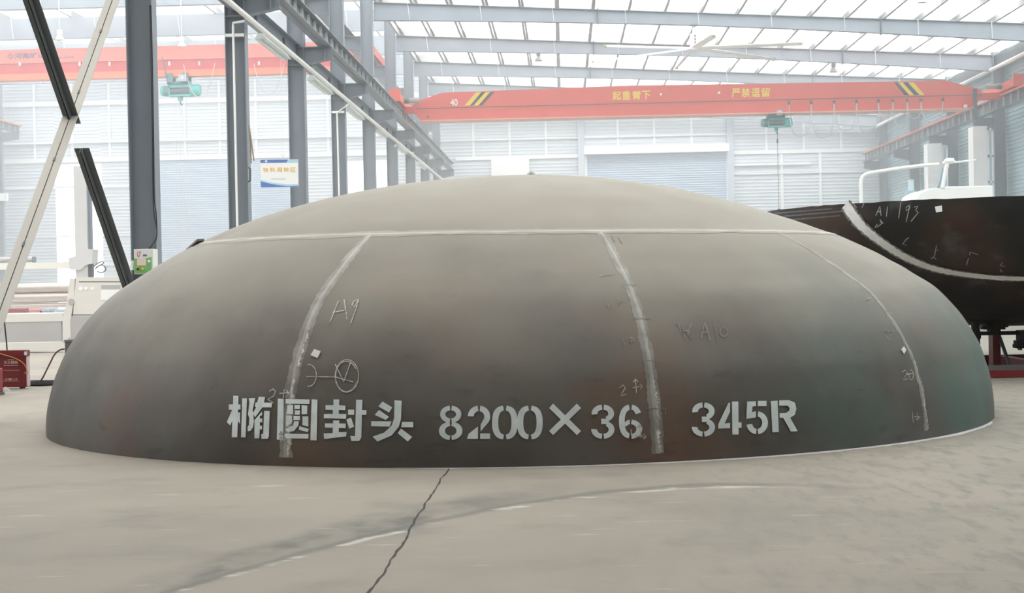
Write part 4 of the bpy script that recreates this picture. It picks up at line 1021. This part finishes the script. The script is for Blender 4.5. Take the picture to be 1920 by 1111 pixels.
# electric hoists
def hoist(cx, Y, zax, s, label, boxdx, zflange):
    r = thing('electric_hoist', (cx, Y, zax), label, 'hoist')
    R_ = .17 * s
    MB().cyl((cx - .35 * s, Y, zax), (cx + .32 * s, Y, zax), R_ * .8, 24).build('rope_drum', drum, r, True)
    b = MB().box(cx - .37 * s, cx + .34 * s, Y - R_, Y + R_, zax + R_ * .55, zax + R_ * 1.7).box(cx - .37 * s, cx - .33 * s, Y - R_, Y + R_, zax - R_ * 1.05, zax + R_ * 1.2).box(cx - .37 * s, cx + .34 * s, Y - R_ * .9, Y + R_ * .9, zax - R_ * 1.15, zax - R_ * .8)
    b.build('frame', teal, r)
    MB().lathe([(0, 0), (R_ * 1.15, 0), (R_ * 1.2, .05), (R_ * 1.2, .26 * s), (R_ * 1.05, .34 * s), (0, .36 * s)], (0, 0, 0), 24)
    MB().tube([(cx + .33 * s, Y, zax), (cx + .60 * s, Y, zax), (cx + .66 * s, Y, zax)], [R_ * 1.2, R_ * 1.2, R_ * .95], 24).build('gear_housing', teal, r, True)
    MB().tube([(cx - .55 * s, Y, zax), (cx - .37 * s, Y, zax)], R_ * 1.05, 24).build('hoist_motor', teal_dk, r, True)
    MB().tube([(cx - .66 * s, Y, zax), (cx - .63 * s, Y, zax), (cx - .55 * s, Y, zax)], [R_ * .7, R_ * .98, R_ * 1.0], 24).build('brake_cover', teal, r, True)
    # trolley that grips the lower flange of the girder
    t = MB()
    for xx in (cx - .30 * s, cx + .22 * s):
        t.box(xx - .09 * s, xx + .09 * s, Y - .24, Y - .205, zax + R_ * 1.2, zflange + .10).box(xx - .09 * s, xx + .09 * s, Y + .205, Y + .24, zax + R_ * 1.2, zflange + .10)
    t.box(cx - .40 * s, cx + .32 * s, Y - .24, Y + .24, zax + R_ * 1.15, zax + R_ * 1.5)
    t.build('trolley', teal_dk, r)
    for xx in (cx - .30 * s, cx + .22 * s): MB().cyl((xx, Y - .2, zflange + .05), (xx, Y - .1, zflange + .05), .05 * s, 14).build('trolley_wheel', steel_dark, r, True)
    e = MB().box(cx + boxdx - .13 * s, cx + boxdx + .13 * s, Y - .36, Y - .25, zax + R_ * 1.6, zax + R_ * 1.6 + .22 * s).build('electric_box', pm('electric_box_grey', (.45, .48, .55), .5, 0, .05, 8), r)
    MB().box(cx + boxdx - .03 * s, cx + boxdx + .03 * s, Y - .364, Y - .36, zax + R_ * 1.6 + .07 * s, zax + R_ * 1.6 + .16 * s).build('label_plate', white, e)
    h = MB().lathe([(0, -.13 * s), (.06 * s, -.12 * s), (.09 * s, -.05 * s), (.09 * s, .03 * s), (.05 * s, .09 * s), (0, .09 * s)], (cx - .02 * s, Y, zax - R_ * 1.35), 14).build('hook_block', teal, r, True)
    MB().tube([(cx - .02 * s, Y, zax - R_ * 1.35 - .12 * s), (cx - .02 * s, Y, zax - R_ * 1.35 - .2 * s), (cx + .03 * s, Y, zax - R_ * 1.35 - .25 * s), (cx + .06 * s, Y, zax - R_ * 1.35 - .2 * s)], .018 * s, 8).build('hook', steel_dark, h, True)
    for dx in (-.10, .07): MB().cyl((cx + dx * s, Y, zax - R_ * .5), (cx + (dx * .5 - .02) * s, Y, zax - R_ * 1.3), .008, 6).build('rope', galv, r)
    return r
pa = at(1456, 230, Y=47.5)
h1 = hoist(pa.x, 47.5, pa.z, .70, 'teal electric hoist under the long red crane of the main hall', .05, 6.03)
c = at(1457, 260, Y=47.5)
MB().cyl((c.x, 47.42, pa.z - .12), (c.x, 47.42, 3.2), .008, 6).build('control_cable', steel_dark, h1)
MB().box(c.x - .03, c.x + .03, 47.39, 47.45, 2.95, 3.2).build('pendant_control', steel_dark, h1)
p = at(1457, 265, Y=47.5); MB().box(p.x - .025, p.x + .025, 47.40, 47.44, p.z - .06, p.z + .06).build('cable_weight', steel_dark, h1)
pb = at(339, 170, Y=52.2)
h2 = hoist(pb.x, 52.2, pb.z, 1.0, 'larger teal electric hoist under the higher crane of the left bay', .14, zb2 + .0)
for dx in (-.14, -.02, .10, .2): MB().cyl((pb.x + dx, 52.1, pb.z - .15), (pb.x + dx - .03, 52.1, 1.6), .007, 6).build('control_cable', loopm, h2)
MB().box(pb.x - .2, pb.x + .2, 52.04, 52.16, 1.4, 1.6).build('pendant_control', steel_dark, h2)
MB().tube([(pb.x - .38, 52.0, pb.z + .25), (pb.x - .46, 51.9, zb2 + .3), (pb.x - .52, 51.9, zb2 + .62)], .02, 6).build('guide_arm', teal_dk, h2, True)

# ------------------------------------------------------------------ ceiling fan and lamps
hb = at(1301, 98, Y=44.22); fz = hb.z
fan = thing('ceiling_fan', (hb.x, 44.22, fz), 'big white six-bladed ceiling fan hanging under the roof beams', 'ceiling fan')
MB().cyl((hb.x, 44.22, fz + .05), (hb.x, 44.22, fz + .2), .11, 16).build('hub', white, fan, True)
mbx = MB().box(hb.x - .10, hb.x + .10, 44.12, 44.32, fz + .2, fz + .50).build('motor_box', pm('fan_grey', (.62, .64, .63), .5, 0, .06, 6), fan)
for k in range(3): MB().box(hb.x + .015, hb.x + .05, 44.11, 44.12, fz + .23 + .09 * k, fz + .29 + .09 * k).build('vent_slot', steel_dark, mbx)
zt_ = zr(hb.x) - .33
MB().cyl((hb.x, 44.22, fz + .5), (hb.x, 44.22, zt_), .035, 10).build('down_rod', galv, fan, True)
MB().box(hb.x - .1, hb.x + .1, 44.12, 44.32, zt_ - .02, zt_).build('mount_plate', steel_dark, fan)
for k in range(6):
    a = math.radians(35 + 60 * k); d = Vector((math.cos(a), math.sin(a), 0)); s_ = Vector((-math.sin(a), math.cos(a), 0))
    P0 = Vector((hb.x, 44.22, fz + .1)) + d * .12; P1 = Vector((hb.x, 44.22, fz - .03)) + d * 3.05; wv = []
    for p, w in ((P0, .085), (P1, .065)):
        wv += [p - s_ * w + Vector((0, 0, .03)), p + s_ * w - Vector((0, 0, .03)), p + s_ * w + Vector((0, 0, -.01)), p - s_ * w + Vector((0, 0, .05))]
    o = MB().add(wv, [(0, 1, 2, 3), (4, 7, 6, 5), (0, 4, 5, 1), (1, 5, 6, 2), (2, 6, 7, 3), (3, 7, 4, 0)]).build('blade', white, fan)
    MB().box(P1.x - .04, P1.x + .04, P1.y - .04, P1.y + .04, P1.z - .02, P1.z + .03).build('blade_tip', pm('tip_green', (.35, .6, .25), .5), o)
def lamp(px, py, Y, wpx, ztop, label, pale=False, group='high bay lamps'):
    p = at(px, py, Y=Y); R_ = wpx / 2 * Y / FOC
    r = thing('high_bay_lamp', (p.x, Y, p.z), label, 'lamp', group)
    body = pm('lamp_cap', (.20, .22, .25), .5, 0, .1, 8) if not pale else cream
    MB().lathe([(0, R_ * 2.1), (R_ * .55, R_ * 2.1), (R_ * .55, R_ * 1.2), (R_ * .45, R_ * 1.1), (0, R_ * 1.1)], p, 20).build('gear_cap', body, r, True)
    MB().lathe([(R_ * .42, R_ * 1.15), (R_ * .7, R_ * .55), (R_ * .95, R_ * .1), (R_ * 1.0, 0), (R_ * .96, 0), (R_ * .66, R_ * .5), (R_ * .38, R_ * 1.1)], p, 24).build('shade', pm('lamp_shade', (.55, .50, .48), .4, 0, .05, 6) if not pale else cream, r, True)
    MB().cyl((p.x, Y, p.z + R_ * 2.1), (p.x, Y, ztop), .012, 6).build('rod', galv, r)
lamp(1010, 114, 54, 15, zr(-.5) + .24, 'dark-capped lamp hanging left of the fan, above the crane slogan')
lamp(1563, 135, 54, 16, zr(9.3) + .24, 'dark-capped lamp hanging right of the fan, above the right crane stripes')
lamp(1292, 127, 60, 9, zr(5) + .24, 'small lamp hanging behind the fan hub')
lamp(1729, 5, 42.5, 19, zr(9) + .24, 'lamp cut by the top edge of the picture at the right')
lamp(112, 75, 50, 18, 11.3, 'pale lamp hanging between the two brace struts', True)
lamp(341, 87, 50, 16, 11.3, 'pale lamp hanging above the teal hoist of the left bay', True)

# ------------------------------------------------------------------ plate rolling machine in the left bay
YM = 30.6
def mp(x, y): return at(x, y, Y=YM)
ma = thing('rolling_machine', (-9.6, YM, 0), 'pale plate rolling machine with three long rollers and a grey panel, left bay', 'machine')
xL = -13.5
xg = mp(118, 600).x
MB().box(xL, mp(122, 650).x, YM, YM + 1.6, 0, mp(60, 641).z).build('base', cream, ma, bevel=.01)
MB().box(xL, mp(115, 620).x, YM + .02, YM + 1.5, mp(60, 641).z, mp(60, 603).z).build('lower_panel', greyp, ma)
MB().box(xL, mp(117, 595).x, YM + .01, YM + 1.5, mp(60, 603).z, mp(60, 588).z).build('upper_panel', cream, ma)
rp = [(540, 9.5, 'top_roller'), (558, 9.5, 'side_roller'), (573, 4.5, 'lower_roller')]
steelroll = pm('roller_steel', (.62, .56, .53), .35, .3, .08, 3)
for y, hr, nm in rp:
    c = mp(60, y); R_ = hr * YM / FOC
    MB().cyl((xL, YM + .45, c.z), (mp(126, y).x, YM + .45, c.z), R_, 24).build(nm, steelroll, ma, True)
pp = [mp(x, y) for x, y in ((117, 642), (133, 642), (132, 600), (139, 560), (142, 522), (131, 522), (126, 560), (117, 598))]
MB().prism(pp, (0, 1.3, 0)).build('side_housing', cream, ma)
MB().prism([mp(x, y) for x, y in ((141, 519.5), (262, 519.5), (262, 592), (137, 592))], (0, 1.2, 0)).build('control_cabinet', cream, ma)
MB().prism([mp(x, y) for x, y in ((133, 592), (262, 592), (262, 660), (133, 660))], (0, 1.2, 0)).build('cabinet_base', greyp, ma)
for (x0, y0, x1, y1) in ((148, 527.2, 230, 528.6), (137, 589.2, 200, 590.6), (50, 659, 118, 660.5)):
    MB().prism([mp(x0, y0) - Vector((0, .004, 0)), mp(x1, y0) - Vector((0, .004, 0)), mp(x1, y1) - Vector((0, .004, 0)), mp(x0, y1) - Vector((0, .004, 0))], (0, .02, 0)).build('panel_joint', navy, ma)
for (x, y, w) in ((151, 540.5, 8), (161, 540.5, 6), (173, 540.5, 6)):
    p = mp(x, y); MB().cyl(p - Vector((0, .012, 0)), p, w / 2 * YM / FOC, 16).build('round_badge', white, ma, True)
for (x0, y0, x1, y1, m_) in ((190, 534, 226, 541, greyp), (189, 543, 240, 562, white)):
    MB().prism([mp(x0, y0), mp(x1, y0), mp(x1, y1), mp(x0, y1)], (0, -.008, 0)).build('label_plate', m_, ma)
p = mp(134, 565); MB().cyl(p - Vector((0, .02, 0)), p, .06, 16).build('bearing_cap', greyp, ma, True)
# manipulator column standing behind the machine
YM2 = 32.5
def m2(x, y): return at(x, y, Y=YM2)
mc = thing('manipulator', (m2(152, 500).x, YM2, 0), 'tall grey-white column with a sliding head and long arm behind the rolling machine', 'machine')
hx = (m2(139.5, 400).x, m2(162.5, 400).x)
MB().box(hx[0], hx[1], YM2, YM2 + .3, 0, m2(150, 311).z).build('mast', cream if False else pm('mast_grey', (.60, .59, .59), .5, 0, .05, 2), mc)
MB().box(hx[1], hx[1] + .06, YM2 + .08, YM2 + .2, 0, m2(150, 340).z).build('guide_rail', steel, mc)
MB().box(m2(151, 308).x, m2(155, 308).x, YM2 + .1, YM2 + .2, m2(150, 311).z, m2(150, 305).z).build('cap', steel, mc)
MB().prism([m2(x, y) - Vector((0, .05, 0)) for x, y in ((130, 484), (143, 480), (143, 466), (175, 467), (174, 494), (163, 496), (152, 506), (132, 505))], (0, .4, 0)).build('sliding_head', pm('mast_grey', (.60, .59, .59), .5), mc)
MB().box(-13.2, m2(131, 498).x, YM2, YM2 + .22, m2(60, 504).z, m2(60, 492).z).build('arm', cream, mc)
MB().cyl((-13.2, YM2 + .1, m2(30, 486).z), (m2(61, 485).x, YM2 + .1, m2(30, 486).z), .055, 16).build('arm_roller', greyp, mc, True)
MB().box(m2(60, 485).x, m2(62, 485).x, YM2, YM2 + .2, m2(60, 492).z, m2(60, 481).z).build('roller_bracket', steel, mc)
for pts in ([(176, 500), (182, 494), (192, 490), (193, 494), (180, 501)], [(178, 504), (188, 497), (196, 499), (198, 506), (190, 511), (182, 508)]):
    MB().tube([m2(x, y) for x, y in smooth_curve(pts, 5)], .012, 6).build('hose', steel_dark, mc, True)
MB().prism([m2(x, y) for x, y in ((165, 496), (171, 496), (171, 518), (165, 518))], (0, .2, 0)).build('gear_box', steel_dark, mc)
# clutter glimpsed under the rollers
for (x0, x1, y0, y1, m_, nm, lb) in ((14, 53, 577, 600, pm('crate_red', (.42, .14, .17), .5, 0, .1, 6), 'storage_crate', 'dark red crate glimpsed under the rollers'), (53, 75, 577, 600, pm('crate_pink', (.75, .42, .44), .6, 0, .1, 6), 'storage_crate', 'pink crate glimpsed under the rollers, beside the red one'), (79, 92, 578, 600, pm('bin_blue', (.45, .52, .60), .5, 0, .2, 8), 'plastic_bin', 'blue bin glimpsed under the rollers beside the pink crate'), (108, 119, 580, 600, pm('bin_blue', (.22, .32, .5), .5), 'plastic_bin', 'blue bin glimpsed under the rollers by the machine side housing')):
    Yc = 36.0; a = at(x0, y0, Y=Yc); b = at(x1, y1, Y=Yc)
    r = thing(nm, ((a.x + b.x) / 2, Yc, 0), lb, 'crate' if 'crate' in nm else 'bin')
    MB().box(a.x, b.x, Yc, Yc + .4, 0, a.z).build('body', m_, r)
    MB().box(a.x - .02, b.x + .02, Yc - .02, Yc + .42, a.z - .06, a.z - .02).build('rim', m_, r)
# white box on the far column
a = at(9.5, 362, Y=68.0); b = at(18.5, 376, Y=68.0)
tag(MB().box(-24.4, -24.0, 67.9, 68.12, b.z, a.z).build('meter_box', white), 'small white box on the pale column at the far left', 'box')

# ------------------------------------------------------------------ red fire boxes, cables and junction post on the left
YF = at(30, 728.5, Z=0).y
f0 = at(48, 656, Y=YF); fl = f0.x - .62
r = thing('fire_box', ((fl + f0.x) / 2, YF, 0), 'dark red fire extinguisher box with a white side by the left edge', 'fire box')
zt = f0.z
MB().box(fl, f0.x, YF, YF + .12, .02, zt).build('body', boxred, r, bevel=.004)
MB().box(fl - .01, f0.x + .01, YF - .012, YF + .13, zt - .075, zt).build('lid', boxred, r, bevel=.004)
MB().box(f0.x, f0.x + .012, YF + .01, YF + .11, .03, zt - .08).build('side_panel', pm('box_side', (.70, .55, .56), .45, 0, .1, 8), r)
for x in (fl + .05, f0.x - .09): MB().box(x, x + .04, YF + .01, YF + .11, 0, .02).build('foot', black, r)
p = at(48.5, 660, Y=YF); MB().box(f0.x - .012, f0.x + .02, YF - .02, YF - .008, p.z - .035, p.z + .01).build('latch', galv, r)
fl_t = pm('letter_faded', (.62, .45, .44), .6, 0, .2, 40)
def ft(s, x0, x1, yb, h): 
    a = at(x0, yb, Y=YF); b = at(x1, yb, Y=YF); text(s, h * YF / FOC, Vector((a.x, YF - .003, a.z)), 'lettering', fl_t, r, width=b.x - a.x, thick=.01, depth=.0006)
ft('灭火器箱', 7.5, 33.5, 682, 6); ft('火警119', 9, 32.5, 712.6, 4)
for yy in (693.5, 713.8): front_poly(MB(), [(5, yy), (36, yy - .2), (36, yy + .3), (5, yy + .5)], YF - .004).build('printed_line', fl_t, r)
front_poly(MB(), [(7, 684.2), (34, 684), (34, 685), (7, 685.2)], YF - .003).build('printed_line', fl_t, r)
front_poly(MB(), [(14, 673.8), (26, 673.6), (26, 674.8), (14, 675)], YF - .003).build('printed_line', fl_t, r)
Y2 = at(2, 741, Z=0).y
e = at(-5, 691, Y=Y2)
r2 = thing('fire_box', (e.x - .25, Y2, 0), 'second red box cut by the left edge, in front of the fire extinguisher box', 'fire box')
MB().box(e.x - .5, e.x, Y2, Y2 + .18, .03, e.z).build('body', pm('box_red_bright', (.30, .03, .04), .45, 0, .2, 8), r2, bevel=.012)
MB().box(e.x - .5, e.x + .01, Y2 - .01, Y2 + .19, 0, .03).build('base', steel_dark, r2)
# orange lead lying over the box
oc = pm('lead_orange', (.62, .22, .08), .5, 0, .2, 10)
PL = [(-12, 660), (0, 662.5), (15, 667), (28, 671), (38, 676), (45, 682)]
pts = [at(x, y, Y=YF - .02) for x, y in PL] + [at(x, y, Y=YF - .025) for x, y in ((50, 691), (52, 698), (51, 701), (48, 700), (46, 697))]
tag(MB().tube(pts, .0055, 8).build('extension_lead', oc, smooth=True), 'thin orange lead draped across the front of the red fire box', 'cable')
pts = [at(x, y, Y=YF + .06) for x, y in smooth_curve([(-6, 540), (2, 556), (6, 580), (9, 610), (12, 640), (13.2, 656)], 5)]
pts[-1].z = zt - .002
tag(MB().tube(pts, .009, 8).build('power_cable', black, smooth=True), 'black cable hanging down to the top of the red fire box', 'cable')
ra = at(11, 733, Z=0)
m = MB(); vs = []
for i in range(9):
    for j in range(5):
        t = i / 9 * 2 * PI; q = j / 4; rr = .055 * (1 - q * .9) * random.uniform(.75, 1.2); vs.append((ra.x + rr * math.cos(t) * 1.1, ra.y + rr * math.sin(t), .001 + .055 * q * random.uniform(.8, 1.1)))
fs = [(i * 5 + j, ((i + 1) % 9) * 5 + j, ((i + 1) % 9) * 5 + j + 1, i * 5 + j + 1) for i in range(9) for j in range(4)]
tag(m.add(vs, fs).build('rag', pm('rag_grey', (.42, .40, .38), .9, 0, .2, 20), smooth=True), 'small crumpled grey rag on the floor before the red fire box', 'rag')
# coil of black welding cable
cc = at(82, 722, Z=0)
r = thing('cable_coil', (cc.x, cc.y, 0), 'flat coil of black cable on the floor beside the red fire box', 'cable')
for i in range(7):
    R_ = .20 + .022 * (i % 3) + random.uniform(-.01, .01); z = .012 + .014 * (i // 2)
    MB().tube([(cc.x + 1.35 * R_ * math.cos(t * PI / 18 + i), cc.y + R_ * .7 * math.sin(t * PI / 18 + i), z + .004 * math.sin(t * .5 + i)) for t in range(36)], .011, 6, True).build('cable_turn', black, r, True)
a = at(55, 714, Y=cc.y); b = at(69, 720, Y=cc.y)
MB().box(a.x, b.x, cc.y - .06, cc.y + .05, .06, a.z).build('plug', black, r, bevel=.004)
# junction post with a cable
YJ = 19.6
j0 = at(120, 637, Y=YJ); j1 = at(141, 666, Y=YJ)
r = thing('junction_post', ((j0.x + j1.x) / 2, YJ, 0), 'dark grey junction post half hidden by the left flank of the dome', 'post')
pg = pm('post_grey', (.14, .14, .14), .5, 0, .2, 12)
MB().box(j0.x + .01, j0.x + .17, YJ, YJ + .14, 0, j0.z).build('body', pg, r)
MB().box(j0.x, j0.x + .18, YJ - .01, YJ + .15, j0.z - .02, j0.z).build('lid', pm('post_lid', (.25, .25, .25), .5, 0, .2, 12), r)
MB().cyl((j0.x + .05, YJ + .05, j0.z), (j0.x + .05, YJ + .05, j0.z + .03), .012, 8).build('bolt', galv, r)
pts = [at(x, y, Y=YJ - .01) for x, y in smooth_curve([(121, 654), (114, 655), (106, 660), (100, 668), (96, 676), (90, 688), (80, 708), (73, 718)], 5)]
tag(MB().tube(pts, .010, 8).build('power_cable', pm('cable_dark_red', (.09, .035, .035), .5, 0, .4, 9), smooth=True), 'dark cable bowed from the junction post down to the coil on the floor', 'cable')

# ------------------------------------------------------------------ white machine and ducts behind the bowl on the right
YR = 33.0
def rp_(x, y): return at(x, y, Y=YR)
wm = thing('white_machine', (rp_(1790, 400).x, YR, 0), 'white machine with a rounded hood and bent pipe behind the dark bowl', 'machine')
hood = [(1719, 371), (1724, 362), (1740, 354), (1775, 349.5), (1862, 347.5)]
P = [rp_(x, y) for x, y in hood]; P = [Vector((P[0].x, YR, .0))] + P + [Vector((P[-1].x, YR, .0))]
MB().prism(P, (0, 1.6, 0)).build('hood', white, wm, bevel=.02)
MB().tube([rp_(x, y) for x, y in smooth_curve([(1767, 352), (1771, 330), (1776, 306)], 4)], .045, 10).build('support_post', white, wm, True)
MB().tube([rp_(x, y) for x, y in smooth_curve([(1768, 306), (1776, 302), (1785, 301.5), (1791, 304)], 4)], [.03] * 3 + [.06] * 7 + [.03] * 3, 10).build('lamp_head', white, wm, True)
MB().tube([rp_(1789, 304), rp_(1830, 300)], .018, 8).build('lamp_arm', white, wm, True)
MB().prism([rp_(x, y) for x, y in ((1757, 353), (1767, 315), (1769, 315), (1765, 351))], (0, .04, 0)).build('glass_pane', pm('pane_blue', (.30, .42, .50), .2), wm)
bp_ = [rp_(x, y) for x, y in smooth_curve([(1614.5, 420), (1614.5, 365), (1614, 345), (1617, 332), (1628, 325), (1650, 321), (1690, 315), (1738, 309)], 6)]
bp_[0].z = .0
o = MB().tube([Vector((bp_[0].x, YR, 0.0))] + bp_[1:] + [rp_(1760, 308)], .037, 12).build('bent_pipe', white, smooth=True)
tag(o, 'white bent pipe rising over the dark bowl like a handrail', 'pipe')
md = thing('pump_unit', (rp_(1708, 350).x, YR + 3, 0), 'small blue-grey pump unit with a cylinder behind the bowl rim', 'pump')
Yp = YR + 3
a = at(1700, 357, Y=Yp); b = at(1717, 372, Y=Yp)
MB().box(a.x, b.x, Yp, Yp + .25, 0, a.z).build('body', pm('pump_blue', (.42, .55, .64), .5, 0, .06, 6), md)
c = at(1708, 346, Y=Yp + .12); MB().cyl((c.x, Yp + .12, a.z), (c.x, Yp + .12, at(1708, 336, Y=Yp).z), .07, 16).build('tank', pm('pump_tank', (.60, .72, .78), .35, 0, .06, 6), md, True)
for k, (x0, x1, y0, lb) in {6: (1824, 1851, 237, 'tall white cabinet under the right crane runway, nearer one'), 7: (1739, 1766, 269, 'tall white cabinet under the right crane runway, farther one')}.items():
    Y = FR[k] - .75
    a = at(x0, y0, Y=Y); b = at(x1, y0 + 2, Y=Y); z1 = a.z
    r = thing('tall_cabinet', ((a.x + b.x) / 2, Y, 0), lb, 'cabinet', None)
    MB().box(a.x, b.x, Y, Y + .6, 0, z1).build('body', white, r, bevel=.01)
    f = at(x1 + 11, y0, Y=Y)
    for x in (b.x, f.x - .05): MB().box(x, x + .05, Y, Y + .06, 0, z1 - .05).build('side_frame', white, r)
    for z in (z1 - .12, z1 - .95, z1 - 1.75): MB().box(b.x, f.x, Y, Y + .06, z, z + .06).build('frame_bar', white, r)
    MB().box(b.x + .05, f.x - .05, Y + .03, Y + .05, .1, z1 - .12).build('pane', pm('pane_pale', (.52, .66, .74), .2, 0, .04, 3), r)

# ------------------------------------------------------------------ haze in the hall air
hm = bpy.data.materials.new('hall_haze'); hm.use_nodes = True
hm.node_tree.nodes.remove(hm.node_tree.nodes['Principled BSDF'])
vs_ = hm.node_tree.nodes.new('ShaderNodeVolumeScatter'); vs_.inputs['Density'].default_value = HAZE; vs_.inputs['Color'].default_value = (.93, .97, 1, 1)
_t = hm.node_tree.nodes.new('ShaderNodeTexCoord'); _s = hm.node_tree.nodes.new('ShaderNodeSeparateXYZ'); _m = hm.node_tree.nodes.new('ShaderNodeMapRange')
_m.inputs[1].default_value = 17; _m.inputs[2].default_value = 40; _m.inputs[3].default_value = .0004; _m.inputs[4].default_value = HAZE
hm.node_tree.links.new(_t.outputs['Object'], _s.inputs[0]); hm.node_tree.links.new(_s.outputs[1], _m.inputs[0]); hm.node_tree.links.new(_m.outputs[0], vs_.inputs['Density'])
hm.node_tree.links.new(vs_.outputs[0], hm.node_tree.nodes['Material Output'].inputs['Volume'])
hz = MB().box(-26, 15, -8.5, 71, -.15, 12.2).build('haze', hm); hz['kind'] = 'stuff'; hz['label'] = 'thin pale haze filling the air of the hall'; hz['category'] = 'haze'
